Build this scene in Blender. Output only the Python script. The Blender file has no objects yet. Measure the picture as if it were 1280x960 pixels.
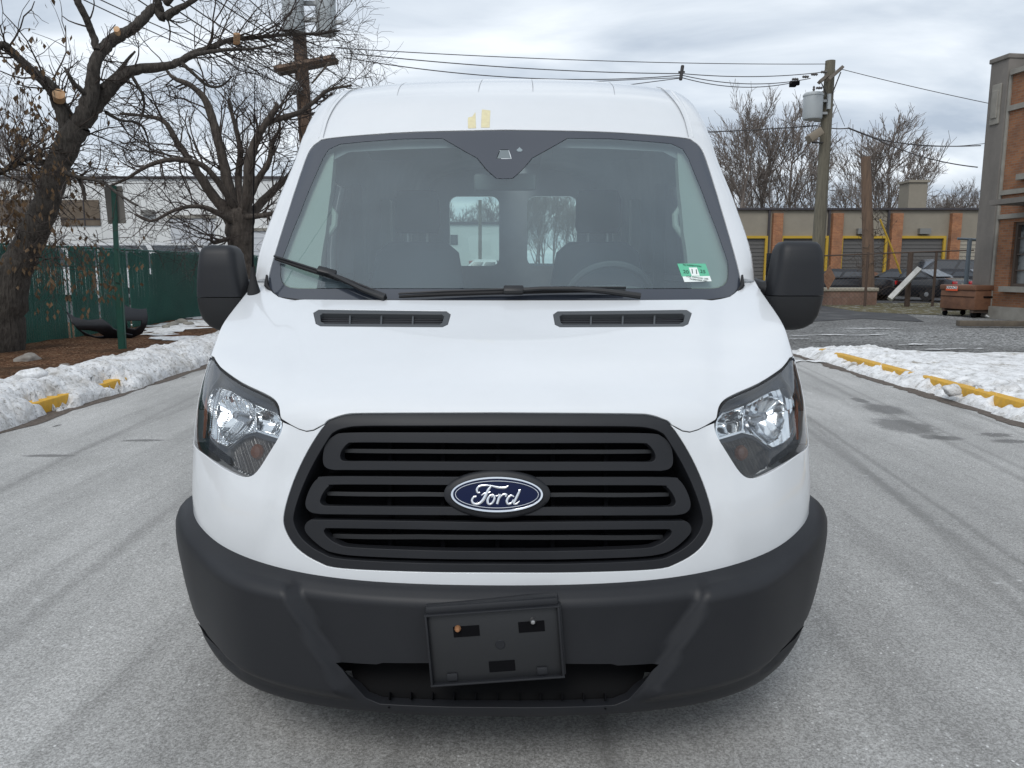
import bpy, bmesh, math, random
import numpy as np
from mathutils import Vector, Matrix
from mathutils.geometry import delaunay_2d_cdt
R = math.radians
SC = bpy.context.scene
# ---------------------------------------------------------------- camera
F_PX, PITCH, CAM_H = 962.0, R(8.57), 1.48
cam_d = bpy.data.cameras.new('camera'); cam = bpy.data.objects.new('camera', cam_d)
SC.collection.objects.link(cam); SC.camera = cam
cam.location = (0, 0, CAM_H); cam.rotation_euler = (math.pi/2 - PITCH, 0, 0)
cam_d.sensor_width = 36; cam_d.lens = F_PX/1280*36; cam_d.clip_start = .05; cam_d.clip_end = 3000
# ---------------------------------------------------------------- sky and light
W = bpy.data.worlds.new('World'); SC.world = W; W.use_nodes = True
SUN_EL, SUN_AZ = R(48), R(200)
def build_world():
    nt = W.node_tree; nt.nodes.clear(); N = nt.nodes.new; L = nt.links.new
    out = N('ShaderNodeOutputWorld'); bg = N('ShaderNodeBackground'); L(bg.outputs[0], out.inputs[0])
    sky = N('ShaderNodeTexSky'); sky.sky_type = 'NISHITA'; sky.sun_disc = False
    sky.sun_elevation = SUN_EL; sky.sun_rotation = SUN_AZ; sky.dust_density = 2.0
    tc = N('ShaderNodeTexCoord')
    sep = N('ShaderNodeSeparateXYZ'); L(tc.outputs['Generated'], sep.inputs[0])
    zz = N('ShaderNodeMath'); zz.operation = 'MAXIMUM'; zz.inputs[1].default_value = 0; L(sep.outputs[2], zz.inputs[0])
    zs = N('ShaderNodeMath'); zs.operation = 'ADD'; zs.inputs[1].default_value = .16; L(zz.outputs[0], zs.inputs[0])
    dx = N('ShaderNodeMath'); dx.operation = 'DIVIDE'; L(sep.outputs[0], dx.inputs[0]); L(zs.outputs[0], dx.inputs[1])
    dy = N('ShaderNodeMath'); dy.operation = 'DIVIDE'; L(sep.outputs[1], dy.inputs[0]); L(zs.outputs[0], dy.inputs[1])
    cb = N('ShaderNodeCombineXYZ'); L(dx.outputs[0], cb.inputs[0]); L(dy.outputs[0], cb.inputs[1])
    mp = N('ShaderNodeMapping'); mp.inputs['Scale'].default_value = (.75, 1.25, 1); mp.inputs['Rotation'].default_value = (0, 0, R(-32))
    mp.inputs['Location'].default_value = (3.1, 1.7, 0); L(cb.outputs[0], mp.inputs[0])
    n1 = N('ShaderNodeTexNoise'); n1.inputs['Scale'].default_value = 1.25; n1.inputs['Detail'].default_value = 7; n1.inputs['Roughness'].default_value = .52
    n1.inputs['Distortion'].default_value = .55; L(mp.outputs[0], n1.inputs['Vector'])
    cr = N('ShaderNodeValToRGB'); e = cr.color_ramp.elements
    e[0].position = .34; e[0].color = (4.9, 5.7, 6.8, 1)
    e[1].position = .68; e[1].color = (10.2, 10.8, 11.4, 1)
    m = cr.color_ramp.elements.new(.50); m.color = (7.2, 7.95, 8.85, 1)
    L(n1.outputs[0], cr.inputs[0])
    # brighter toward the horizon haze
    mx = N('ShaderNodeMix'); mx.data_type = 'RGBA'; mx.inputs[0].default_value = .93
    L(sky.outputs[0], mx.inputs[6]); L(cr.outputs[0], mx.inputs[7]); L(mx.outputs[2], bg.inputs[0])
    bg.inputs[1].default_value = .088
build_world()
sun_d = bpy.data.lights.new('sun', 'SUN'); sun = bpy.data.objects.new('sun', sun_d); SC.collection.objects.link(sun)
sun_d.energy = 1.25; sun_d.angle = R(28); sun_d.color = (1, .97, .93)
sun.rotation_euler = Vector((math.sin(SUN_AZ)*math.cos(SUN_EL), math.cos(SUN_AZ)*math.cos(SUN_EL), math.sin(SUN_EL))).to_track_quat('Z', 'Y').to_euler()
SC.view_settings.view_transform = 'Standard'; SC.view_settings.look = 'None'; SC.view_settings.gamma = 1
SC.view_settings.use_curve_mapping = False; SC.view_settings.exposure = 0.22
SC.cycles.max_bounces = 10; SC.cycles.transparent_max_bounces = 24; SC.cycles.use_denoising = True
SC.cycles.caustics_reflective = False; SC.cycles.caustics_refractive = False
# ---------------------------------------------------------------- naming helpers
COL = SC.collection
def tag(o, label=None, cat=None, group=None, kind=None):
    if label: o['label'] = label
    if cat: o['category'] = cat
    if group: o['group'] = group
    if kind: o['kind'] = kind
    return o
def empty(name, loc=(0, 0, 0), rz=0, label=None, cat=None, group=None):
    o = bpy.data.objects.new(name, None); COL.objects.link(o); o.empty_display_size = .2
    o.location = loc; o.rotation_euler = (0, 0, rz); return tag(o, label, cat, group)
def copy_tree(o, parent=None):
    c = o.copy(); COL.objects.link(c)
    if parent: c.parent = parent
    for ch in list(o.children): copy_tree(ch, c)
    return c
# ---------------------------------------------------------------- materials
MATS = {}
def mat(name, col, rough=.6, metal=0, col2=None, scale=8, detail=5, bump=0, bscale=None, spec=.5, coat=0, stretch=None, amt=.5, soft=.18, bdist=.01, coords='Object', nrough=.6):
    if name in MATS: return MATS[name]
    m = bpy.data.materials.new(name); m.use_nodes = True; nt = m.node_tree; b = nt.nodes['Principled BSDF']
    b.inputs['Base Color'].default_value = (*col, 1); b.inputs['Roughness'].default_value = rough; b.inputs['Metallic'].default_value = metal
    b.inputs['Specular IOR Level'].default_value = spec
    if coat: b.inputs['Coat Weight'].default_value = coat; b.inputs['Coat Roughness'].default_value = .03
    N = nt.nodes.new; L = nt.links.new
    if col2 or bump:
        tc = N('ShaderNodeTexCoord'); mp = N('ShaderNodeMapping'); L(tc.outputs[coords], mp.inputs[0])
        if stretch: mp.inputs['Scale'].default_value = stretch
    if col2:
        n = N('ShaderNodeTexNoise'); n.inputs['Scale'].default_value = scale; n.inputs['Detail'].default_value = detail; n.inputs['Roughness'].default_value = nrough
        L(mp.outputs[0], n.inputs['Vector'])
        r = N('ShaderNodeValToRGB'); r.color_ramp.elements[0].position = amt-soft; r.color_ramp.elements[1].position = amt+soft
        r.color_ramp.elements[0].color = (*col, 1); r.color_ramp.elements[1].color = (*col2, 1)
        L(n.outputs[0], r.inputs[0]); L(r.outputs[0], b.inputs['Base Color'])
    if bump:
        n2 = N('ShaderNodeTexNoise'); n2.inputs['Scale'].default_value = bscale or scale; n2.inputs['Detail'].default_value = 5
        L(mp.outputs[0], n2.inputs['Vector']); bp = N('ShaderNodeBump'); bp.inputs['Strength'].default_value = bump; bp.inputs['Distance'].default_value = bdist
        L(n2.outputs[0], bp.inputs['Height']); L(bp.outputs[0], b.inputs['Normal'])
    MATS[name] = m; return m
def glass_mat(name, tint=(.75, .85, .82), dust_haze=.0, ior=1.5, dust_haze_col=(.6, .63, .63), rough=0.0):
    """thin sheet glass: see-through body, mirror reflection by angle, a dusty film that also paints in milky haze"""
    if name in MATS: return MATS[name]
    m = bpy.data.materials.new(name); m.use_nodes = True; nt = m.node_tree; nt.nodes.clear(); N = nt.nodes.new; L = nt.links.new
    out = N('ShaderNodeOutputMaterial'); tr = N('ShaderNodeBsdfTransparent'); tr.inputs[0].default_value = (*tint, 1)
    gl = N('ShaderNodeBsdfGlossy'); gl.inputs['Roughness'].default_value = rough; gl.inputs[0].default_value = (1, 1, 1, 1)
    fr = N('ShaderNodeFresnel'); fr.inputs[0].default_value = ior
    ml = N('ShaderNodeMath'); ml.operation = 'MULTIPLY'; ml.inputs[1].default_value = 1.45; ml.use_clamp = True; L(fr.outputs[0], ml.inputs[0])
    df = N('ShaderNodeBsdfDiffuse'); df.inputs[0].default_value = (*dust_haze_col, 1)
    mx0 = N('ShaderNodeMixShader'); L(tr.outputs[0], mx0.inputs[1]); L(df.outputs[0], mx0.inputs[2])
    if dust_haze:
        tc = N('ShaderNodeTexCoord'); n = N('ShaderNodeTexNoise'); n.inputs['Scale'].default_value = 1.7; n.inputs['Detail'].default_value = 4; L(tc.outputs['Object'], n.inputs['Vector'])
        mr = N('ShaderNodeMapRange'); mr.inputs[1].default_value = .3; mr.inputs[2].default_value = .7; mr.inputs[3].default_value = dust_haze*.75; mr.inputs[4].default_value = dust_haze*1.25
        L(n.outputs[0], mr.inputs[0]); L(mr.outputs[0], mx0.inputs[0])
    else: mx0.inputs[0].default_value = 0
    mx = N('ShaderNodeMixShader'); L(ml.outputs[0], mx.inputs[0]); L(mx0.outputs[0], mx.inputs[1]); L(gl.outputs[0], mx.inputs[2]); L(mx.outputs[0], out.inputs[0])
    MATS[name] = m; return m
# ---------------------------------------------------------------- mesh helpers
def link_mesh(name, verts, faces, material, parent=None, smooth=False, mats=None, fm=None, angle=None):
    me = bpy.data.meshes.new(name); me.from_pydata([tuple(map(float, v)) for v in verts], [], [list(map(int, f)) for f in faces])
    for mm in (mats or [material]): me.materials.append(mm)
    if fm is not None: me.polygons.foreach_set('material_index', fm)
    me.polygons.foreach_set('use_smooth', [bool(smooth)]*len(me.polygons))
    if angle: me.set_sharp_from_angle(angle=R(angle))
    me.update(); o = bpy.data.objects.new(name, me); COL.objects.link(o)
    if parent: o.parent = parent
    return o
def rotm(rx=0, ry=0, rz=0): return np.array((Matrix.Rotation(rz, 3, 'Z') @ Matrix.Rotation(ry, 3, 'Y') @ Matrix.Rotation(rx, 3, 'X')))
class MB:
    def __init__(s): s.v = []; s.f = []; s.n = 0
    def add(s, v, f):
        s.v.extend([tuple(p) for p in v]); s.f.extend([[i+s.n for i in q] for q in f]); s.n += len(v); return s
    def box(s, c, d, rot=None, bev=0):
        x, y, z = [k/2 for k in d]; m = None if rot is None else rotm(*rot)
        if bev:
            b = min(bev, x*.9, y*.9, z*.9); pts = []; bm = bmesh.new(); bmesh.ops.create_cube(bm, size=1)
            for q in bm.verts: q.co = Vector((q.co.x*2*x, q.co.y*2*y, q.co.z*2*z))
            bmesh.ops.bevel(bm, geom=bm.edges[:]+bm.verts[:], offset=b, segments=2, affect='EDGES', profile=.5)
            bm.verts.index_update(); V = [np.array(q.co) for q in bm.verts]; Fa = [[q.index for q in f.verts] for f in bm.faces]; bm.free()
        else:
            V = [np.array(p) for p in ((-x,-y,-z),(x,-y,-z),(x,y,-z),(-x,y,-z),(-x,-y,z),(x,-y,z),(x,y,z),(-x,y,z))]
            Fa = [(0,3,2,1),(4,5,6,7),(0,1,5,4),(1,2,6,5),(2,3,7,6),(3,0,4,7)]
        V = [(m @ p if m is not None else p) + np.array(c) for p in V]
        return s.add(V, Fa)
    def tube(s, pts, rad, seg=8, cap=True):
        pts = [np.array(p, float) for p in pts]; n = len(pts)
        if not hasattr(rad, '__len__'): rad = [rad]*n
        elif len(rad) != n: rad = np.interp(np.linspace(0, 1, n), np.linspace(0, 1, len(rad)), rad)
        t0 = pts[1]-pts[0]; t0 = t0/(np.linalg.norm(t0)+1e-9)
        up = np.array((0, 0, 1.)) if abs(t0[2]) < .9 else np.array((1., 0, 0)); V = []
        u = np.cross(t0, up); u /= np.linalg.norm(u)
        for i, p in enumerate(pts):
            t = pts[min(i+1, n-1)]-pts[max(i-1, 0)]; t = t/(np.linalg.norm(t)+1e-9)
            u = u - t*np.dot(u, t); u /= (np.linalg.norm(u)+1e-9); w = np.cross(t, u)
            for k in range(seg):
                a = 2*math.pi*k/seg; V.append(p+(u*math.cos(a)+w*math.sin(a))*rad[i])
        Fa = [(i*seg+k, i*seg+(k+1) % seg, (i+1)*seg+(k+1) % seg, (i+1)*seg+k) for i in range(n-1) for k in range(seg)]
        if cap: Fa += [tuple(range(seg))[::-1], tuple((n-1)*seg+k for k in range(seg))]
        return s.add(V, Fa)
    def lathe(s, prof, c=(0, 0, 0), seg=24, axis='Z'):
        V = []; n = len(prof)
        for r, h in prof:
            for k in range(seg):
                a = 2*math.pi*k/seg; x, y = r*math.cos(a), r*math.sin(a)
                p = (x, y, h) if axis == 'Z' else ((x, h, y) if axis == 'Y' else (h, x, y)); V.append(np.array(p)+np.array(c))
        Fa = [(i*seg+k, i*seg+(k+1) % seg, (i+1)*seg+(k+1) % seg, (i+1)*seg+k) for i in range(n-1) for k in range(seg)]
        Fa += [tuple(range(seg))[::-1], tuple((n-1)*seg+k for k in range(seg))]
        return s.add(V, Fa)
    def prism(s, poly, a, b, axis='Y'):
        """polygon extruded from a to b along an axis; poly in the two other axes"""
        n = len(poly); mk = {'Y': lambda p, h: (p[0], h, p[1]), 'X': lambda p, h: (h, p[0], p[1]), 'Z': lambda p, h: (p[0], p[1], h)}[axis]
        V = [mk(p, a) for p in poly]+[mk(p, b) for p in poly]
        return s.add(V, [tuple(range(n)), tuple(range(2*n-1, n-1, -1))]+[(i, i+n, (i+1) % n+n, (i+1) % n) for i in range(n)])
    def build(s, name, material, parent=None, smooth=False, angle=35):
        return link_mesh(name, s.v, s.f, material, parent, smooth, angle=angle if smooth else None)
def recalc(o):
    bm = bmesh.new(); bm.from_mesh(o.data); bmesh.ops.recalc_face_normals(bm, faces=bm.faces[:]); bm.to_mesh(o.data); bm.free(); return o
# pixel of the 1280x960 photograph -> world
def ray(px, py):
    a, b = (px-640)/F_PX, -(py-480)/F_PX; c, s_ = math.cos(PITCH), math.sin(PITCH)
    return np.array((a, c+b*s_, -s_+b*c))
def at(px, py, Y):
    d = ray(px, py); return np.array((0, 0, CAM_H))+d*(Y/d[1])
def gnd(px, py, z=0):
    d = ray(px, py); return np.array((0, 0, CAM_H))+d*((z-CAM_H)/d[2])
ORD = ['leftmost', 'second', 'third', 'fourth', 'fifth', 'sixth', 'seventh', 'eighth', 'ninth', 'tenth', 'eleventh', 'twelfth', 'thirteenth', 'fourteenth', 'fifteenth', 'sixteenth', 'seventeenth', 'eighteenth']
def from_left(objs, what, tail):
    """labels by place in the photo for look-alikes"""
    for k, o in enumerate(sorted(objs, key=lambda o: o.location.x/max(o.location.y, 1))):
        o['label'] = ('leftmost %s %s' % (what, tail)) if k == 0 else ('rightmost %s %s' % (what, tail) if k == len(objs)-1 else '%s %s from the left, %s' % (ORD[k], what, tail))
def smooth01(x): x = np.clip(x, 0, 1); return x*x*(3-2*x)
def pchip(x, y, q):
    x = np.asarray(x, float); y = np.asarray(y, float); q = np.asarray(q, float); h = np.diff(x); d = np.diff(y)/h; m = np.zeros_like(y)
    for i in range(1, len(x)-1):
        if d[i-1]*d[i] > 0: w1, w2 = 2*h[i]+h[i-1], h[i]+2*h[i-1]; m[i] = (w1+w2)/(w1/d[i-1]+w2/d[i])
    m[0], m[-1] = d[0], d[-1]
    i = np.clip(np.searchsorted(x, q, side='right')-1, 0, len(h)-1); t = np.clip((q-x[i])/h[i], -0.5, 1.5)
    return (2*t**3-3*t**2+1)*y[i]+(t**3-2*t**2+t)*h[i]*m[i]+(-2*t**3+3*t**2)*y[i+1]+(t**3-t**2)*h[i]*m[i+1]
def catmull(P, per=6, closed=False):
    P = [np.array(p, float) for p in P]; n = len(P); out = []
    for i in range(n if closed else n-1):
        g = (lambda k: P[k % n]) if closed else (lambda k: P[min(max(k, 0), n-1)])
        p0, p1, p2, p3 = g(i-1), g(i), g(i+1), g(i+2)
        for k in range(per):
            t = k/per; out.append(.5*((2*p1)+(-p0+p2)*t+(2*p0-5*p1+4*p2-p3)*t*t+(-p0+3*p1-3*p2+p3)*t**3))
    if not closed: out.append(P[-1])
    return out
# ================================================================ THE VAN
VAN_Y = 2.02
VC = np.array((0, -VAN_Y, CAM_H))
def vproj(P):
    q = P-VC; c, s = math.cos(PITCH), math.sin(PITCH); dc = q[..., 1]*c-q[..., 2]*s
    return np.stack((F_PX*q[..., 0]/dc, 480-F_PX*(q[..., 1]*s+q[..., 2]*c)/dc), -1)
class Surf:
    """half-symmetric loft of horizontal sections: each row z, y0 (centre), c (bow), n (corner sharpness), W (half width), yc (where the side starts), r (rise)"""
    def __init__(s, rows, lut=True):
        T = np.array([list(q)+[0]*(7-len(q)) for q in rows], float); s.T = T
        s.v = np.concatenate(([0], np.cumsum(np.hypot(np.diff(T[:, 0]), np.diff(T[:, 1])))))
        s.vmax = s.v[-1]
        if lut: s.lut()
    def base(s, a, v):
        a = np.asarray(a, float); v = np.asarray(v, float); T = s.T
        z, y0, c, n, Wd, yc, r = [pchip(s.v, T[:, k], v) for k in range(7)]
        A = np.abs(a); ai = np.clip(A, 0, 1); B = np.maximum(yc-y0-c*Wd*Wd, .005)
        th = math.pi/2*ai**(n/2); sx = np.sin(th)**(2/n); x = Wd*sx
        y = y0+c*x*x+B*(1-np.cos(th))+np.maximum(A-1, 0)
        return np.stack((np.sign(a)*x, y, z+r*sx**4), -1)
    def nrm(s, f, a, v, e=1e-3):
        da = f(a+e, v)-f(a-e, v); dv = f(a, v+e)-f(a, v-e); n = np.cross(da, dv)
        return n/(np.linalg.norm(n, axis=-1, keepdims=True)+1e-12)
    def pos(s, a, v, off=0):
        a = np.asarray(a, float); v = np.asarray(v, float)
        P = s.base(a, v); o = off(a, v, P) if callable(off) else off
        if np.ndim(o) or o: P = P+s.nrm(s.base, a, v)*(np.asarray(o)[..., None] if np.ndim(o) else o)
        return P
    def v_of_z(s, z):
        q = np.linspace(0, s.vmax, 900); return float(np.interp(z, pchip(s.v, s.T[:, 0], q), q))
    def lut(s):
        a, v = np.meshgrid(np.linspace(0, 1.3, 330), np.linspace(0, s.vmax, 420)); P = s.base(a, v)
        n = s.nrm(s.base, a, v); fac = ((VC-P)*n).sum(-1) > 0
        s.la, s.lv, s.lp = a[fac], v[fac], vproj(P[fac])
    def inv(s, px, py):
        """pixel offsets from the van's centre line (px may be negative) -> (a, v)"""
        sg = -1 if px < 0 else 1; t = np.array((abs(px), py)); d = ((s.lp-t)**2).sum(-1); i = int(d.argmin()); a0, v0 = s.la[i], s.lv[i]; a, v = a0, v0
        for _ in range(5):
            p = vproj(s.base(a, v)); e = t-p; h = 1e-4
            J = np.stack(((vproj(s.base(a+h, v))-p)/h, (vproj(s.base(a, v+h))-p)/h), -1)
            if abs(np.linalg.det(J)) < 1e-3: break
            st = np.linalg.solve(J, e); st = np.clip(st, -.03, .03); a += st[0]; v += st[1]
        if np.linalg.norm(vproj(s.base(a, v))-t) > .5 or abs(a-a0) > .08: a, v = a0, v0
        return (sg*a, v)
    def poly(s, pts, c, per=0, closed=True):
        """traced pixels (left half of the photograph) -> list of (a, v); c = centre-line pixel"""
        if per: pts = [tuple(q) for q in catmull(pts, per, closed)]
        return [s.inv(q[0]-c, q[1]) for q in pts]
def mirror(half): # half polygon from the centre line round to the centre line, a<=0
    return list(half)+[(-a, v) for a, v in reversed(half) if abs(a) > 1e-6]
def inpoly(P, poly):
    x, y = P[:, 0], P[:, 1]; r = np.zeros(len(P), bool); n = len(poly); j = n-1
    for i in range(n):
        xi, yi = poly[i]; xj, yj = poly[j]
        if yi != yj:
            r ^= ((yi > y) != (yj > y)) & (x < (xj-xi)*(y-yi)/(yj-yi)+xi)
        j = i
    return r
def densify(poly, sp):
    out = []; n = len(poly)
    for i in range(n):
        p, q = np.array(poly[i]), np.array(poly[(i+1) % n]); k = max(1, int(math.ceil(np.linalg.norm(q-p)/sp)))
        out += [tuple(p+(q-p)*t/k) for t in range(k)]
    return out
def panel(name, S, outer, holes=(), off=0, sp=.025, thick=.015, gap=0.0, m=None, parent=None, bsp=None, back=False, flat_rim=False):
    bsp = bsp or sp*.8; outer = densify(outer, bsp); holes = [densify(h, bsp) for h in holes]
    B = []; E = []
    for pl in [outer]+holes:
        k = len(B); B += pl; E += [(k+i, k+(i+1) % len(pl)) for i in range(len(pl))]
    Bn = np.array(B); lo, hi = Bn.min(0), Bn.max(0)
    gx = np.arange(lo[0]+sp*.5, hi[0], sp); gy = np.arange(lo[1]+sp*.5, hi[1], sp); G = np.stack(np.meshgrid(gx, gy), -1)
    G[1::2, :, 0] += sp*.5; G = G.reshape(-1, 2)
    if len(G):
        k = inpoly(G, outer)
        for h in holes: k &= ~inpoly(G, h)
        G = G[k]
    if len(G):
        dmin = np.full(len(G), 9.)
        for i in range(0, len(G), 4000):
            dmin[i:i+4000] = np.sqrt(((G[i:i+4000, None]-Bn[None])**2).sum(-1)).min(1)
        G = G[dmin > bsp*.55]
    V = [Vector(p) for p in B]+[Vector(p) for p in G]
    r = delaunay_2d_cdt(V, E, [], 0, 1e-6); Q = np.array([tuple(p) for p in r[0]]); Fa = np.array([tuple(f) for f in r[2] if len(f) == 3])
    cen = Q[Fa].mean(1); k = inpoly(cen, outer)
    for h in holes: k &= ~inpoly(cen, h)
    Fa = Fa[k]; a, v = Q[:, 0], Q[:, 1]
    d1 = Q[Fa[:, 1]]-Q[Fa[:, 0]]; d2 = Q[Fa[:, 2]]-Q[Fa[:, 0]]; ar = d1[:, 0]*d2[:, 1]-d1[:, 1]*d2[:, 0]
    Fa = Fa[np.abs(ar) > 1e-9]; ar = ar[np.abs(ar) > 1e-9]; Fa[ar < 0] = Fa[ar < 0][:, ::-1]
    f = lambda aa, vv: S.pos(aa, vv, off)
    P = f(a, v); Nn = S.nrm(f, a, v)
    used = np.unique(Fa); mp = -np.ones(len(Q), int); mp[used] = np.arange(len(used)); Fa = mp[Fa]; P = P[used]; Nn = Nn[used]
    ed = {}
    for t in Fa:
        for i in range(3): ed[(t[i], t[(i+1) % 3])] = 1
    bd = [e for e in ed if (e[1], e[0]) not in ed]
    out = np.zeros_like(P); bset = set()
    for i, j in bd:
        o = np.cross(P[j]-P[i], Nn[i]); o /= (np.linalg.norm(o)+1e-12); out[i] += o; out[j] += o; bset |= {i, j}
    ln = np.linalg.norm(out, axis=1, keepdims=True); out = np.where(ln > 1e-6, out/np.maximum(ln, 1e-6), 0)
    P = P-out*gap
    verts = list(P); norms = list(Nn); faces = [tuple(t) for t in Fa]
    if thick:
        bl = sorted(bset); i1 = {b: len(verts)+k for k, b in enumerate(bl)}
        e_ = 0 if flat_rim else .0016
        for b in bl: verts.append(P[b]+out[b]*e_*.6-Nn[b]*max(e_*.4, .0002)); norms.append((Nn[b]+out[b])/max(np.linalg.norm(Nn[b]+out[b]), 1e-6))
        i2 = {b: len(verts)+k for k, b in enumerate(bl)}
        for b in bl: verts.append(P[b]+out[b]*e_-Nn[b]*(.001+e_)); norms.append(out[b])
        i3 = {b: len(verts)+k for k, b in enumerate(bl)}
        for b in bl: verts.append(P[b]+out[b]*e_-Nn[b]*thick); norms.append(out[b])
        for i, j in bd: faces += [(j, i, i1[i], i1[j]), (i1[j], i1[i], i2[i], i2[j]), (i2[j], i2[i], i3[i], i3[j])]
        if back:
            o = len(verts)
            for q in range(len(P)): verts.append(P[q]-Nn[q]*thick); norms.append(-Nn[q])
            faces += [(t[2]+o, t[1]+o, t[0]+o) for t in Fa]
    ob = link_mesh(name, verts, faces, m, parent, True)
    ob.data.normals_split_custom_set_from_vertices([tuple(x) for x in norms])
    return ob
def text(name, s, size, mw, m, parent=None, ext=.001, align='CENTER', sx=1.0):
    c = bpy.data.curves.new('t', 'FONT'); c.body = s; c.size = size; c.extrude = ext; c.align_x = align; c.align_y = 'CENTER'
    to = bpy.data.objects.new('t', c); COL.objects.link(to); bpy.context.view_layer.update()
    me = bpy.data.meshes.new_from_object(to); bpy.data.objects.remove(to); me.name = name
    me.transform(Matrix.Scale(sx, 4, (1, 0, 0))); me.transform(mw); me.materials.clear(); me.materials.append(m)
    o = bpy.data.objects.new(name, me); COL.objects.link(o)
    if parent: o.parent = parent
    return o
# ---- materials
paint = mat('white_paint', (.715, .735, .755), .26, coat=.8, spec=.5, col2=(.66, .68, .695), scale=1.6, detail=9, nrough=.72, soft=.26, bump=.02, bscale=3, bdist=.02)
plast = mat('black_grained_plastic', (.0115, .0125, .0155), .50, col2=(.016, .017, .020), scale=3, bump=.25, bscale=900, bdist=.0006, spec=.38)
plast2 = mat('dark_grey_plastic', (.010, .0105, .012), .45, bump=.15, bscale=900, bdist=.0005)
ventpl = mat('grey_vent_plastic', (.06, .065, .07), .5)
blk = mat('matt_black', (.004, .004, .005), .9, spec=.1)
rubber = mat('rubber', (.012, .012, .013), .75)
chrome = mat('chrome', (.85, .87, .9), .06, 1)
refl = mat('lamp_reflector', (.8, .82, .84), .11, 1)
amber = mat('amber_lamp_plastic', (.16, .045, .008), .22)
lamp_dark = mat('smoked_lamp_housing', (.026, .032, .044), .25, spec=.5)
glass = glass_mat('windscreen_glass', (.74, .86, .83), dust_haze=.15, dust_haze_col=(.44, .57, .65))  # bluish dusty film, strong enough to paint in sky haze over the cabin
sglass = glass_mat('side_glass', (.62, .74, .72), dust_haze=.02)
lens = glass_mat('lamp_lens', (.97, .985, .99), dust_haze=.025, dust_haze_col=(.5, .55, .6))
frit_m = mat('glass_ceramic_border', (.040, .047, .062), .09, spec=.85)
trim_l = mat('pale_interior_trim', (.42, .47, .44), .7)
trim_g = mat('grey_interior_wall', (.30, .32, .34), .75, col2=(.22, .24, .26), scale=2)
trim_d = mat('dark_interior_plastic', (.09, .10, .11), .6)
seatm = mat('grey_seat_cloth', (.055, .062, .078), .85, bump=.2, bscale=400)
steel = mat('plain_steel', (.5, .5, .5), .35, 1)
rust = mat('rusty_screw', (.35, .17, .08), .6, .4)
blue_m = mat('emblem_blue', (.001, .006, .040), .3, spec=.25)
tape_m = mat('masking_tape', (.72, .66, .42), .7, col2=(.64, .57, .36), scale=60)
# ---- surfaces
SF = Surf([(.30,.12,.12,4,.995,.55),(.45,.08,.12,4,1.008,.50),(.588,.045,.15,4,1.018,.47),(.75,.055,.15,4,1.017,.46),(.90,.085,.15,4,1.010,.47),
 (1.00,.105,.15,4,1.007,.50),(1.045,.12,.15,4,1.006,.52),(1.070,.14,.15,4,1.005,.535),(1.098,.18,.15,4,1.004,.55),(1.13,.245,.15,4.5,1.002,.57),
 (1.165,.33,.14,5,1.001,.595),(1.215,.47,.12,6,1.005,.66),(1.277,.65,.08,7,1.012,.76),(1.365,.895,.06,8,1.014,.98),(1.433,1.08,.05,10,1.018,1.17),(1.52,1.32,.04,12,1.022,1.40)])
SCB = Surf([(1.30,.83,.15,12,1.0,1.05),(1.36,.872,.15,12,1.008,1.09),(1.433,.93,.15,12,1.018,1.15),(1.527,1.0,.15,12,1.024,1.22),(1.75,1.165,.15,12,.995,1.40),
 (1.976,1.335,.15,12,.942,1.555),(2.067,1.40,.15,12,.926,1.61),(2.11,1.435,.15,10,.914,1.65),(2.24,1.56,.15,8,.880,1.80),(2.34,1.78,.15,6,.843,2.02),
 (2.40,1.97,.15,5,.745,2.22),(2.44,2.12,.15,4,.61,2.4),(2.475,2.30,.1,3.5,.45,2.55),(2.497,2.42,.1,3,.30,2.6),(2.503,2.5,.1,3,.10,2.66)])
def W_side(z): return np.where(np.asarray(z) < 1.44, pchip(SF.T[:, 0], SF.T[:, 4], z), pchip(SCB.T[:, 0], SCB.T[:, 4], z))
class Side:
    vmax = 3
    def __init__(s, sg): s.sg = sg
    def base(s, a, v):
        a = np.asarray(a, float)*s.sg; v = np.asarray(v, float)  # a = y (mirrored order keeps normals outward)
        zc = np.clip(v, .30, 2.45); w = W_side(zc)+.035*smooth01((a-1.2)/.6)*np.clip((1.5-zc)/.5, 0, 1)
        return np.stack((s.sg*w, a, v), -1)
    nrm = Surf.nrm; pos = Surf.pos
LEN = 5.92
van = empty('delivery_van', (-.043, VAN_Y, 0), -.0094, 'white medium-roof cargo van parked head on in the middle of the frame', 'van')
CF, CH, CWS, CR, CG = 623.5, 625.5, 631.5, 633.0, 620.0
# traced outlines (left half)
HL = [(261,445),(274,459.5),(301,478),(329,491),(343,499),(350,509),(352.5,522),(355.5,528),(353,546),(340,569),(326,590),(315,596.5),(301,594),(274,580.5),(253,567),(243,559),(236,545),(238,511),(246,470)]
grille_out = [(620,516),(520,516.6),(450,517.5),(430,519),(414,524),(403.5,531),(382,564),(364,602),(352.5,640),(353,662),(368,686),(395,703.5),(426,711.5),(526,715.5),(620,716)]
hoodline = [(355.5,527.5),(364,532.5),(373,537),(383,540),(392,538.5),(403.5,531)]
ws_out = [(631.5,161.7),(520,164),(453,168),(406.7,172.5),(396.7,176.7),(388,184),(380,200),(363,253),(346.7,306.7),(336.7,343),(336,358),(346.7,369),(370,377),(486.7,381),(631.5,382)]
HL = [tuple(q) for q in catmull(HL, 3, True)]
hl_av = SF.poly(HL, CH)
tip = hl_av[0]; hl_top = hl_av[0:22]
gr_av = SF.poly(grille_out, CG, 4, False); gr_av[0] = (0, gr_av[0][1]); gr_av[-1] = (0, gr_av[-1][1]); grille_poly = mirror(gr_av)
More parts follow.
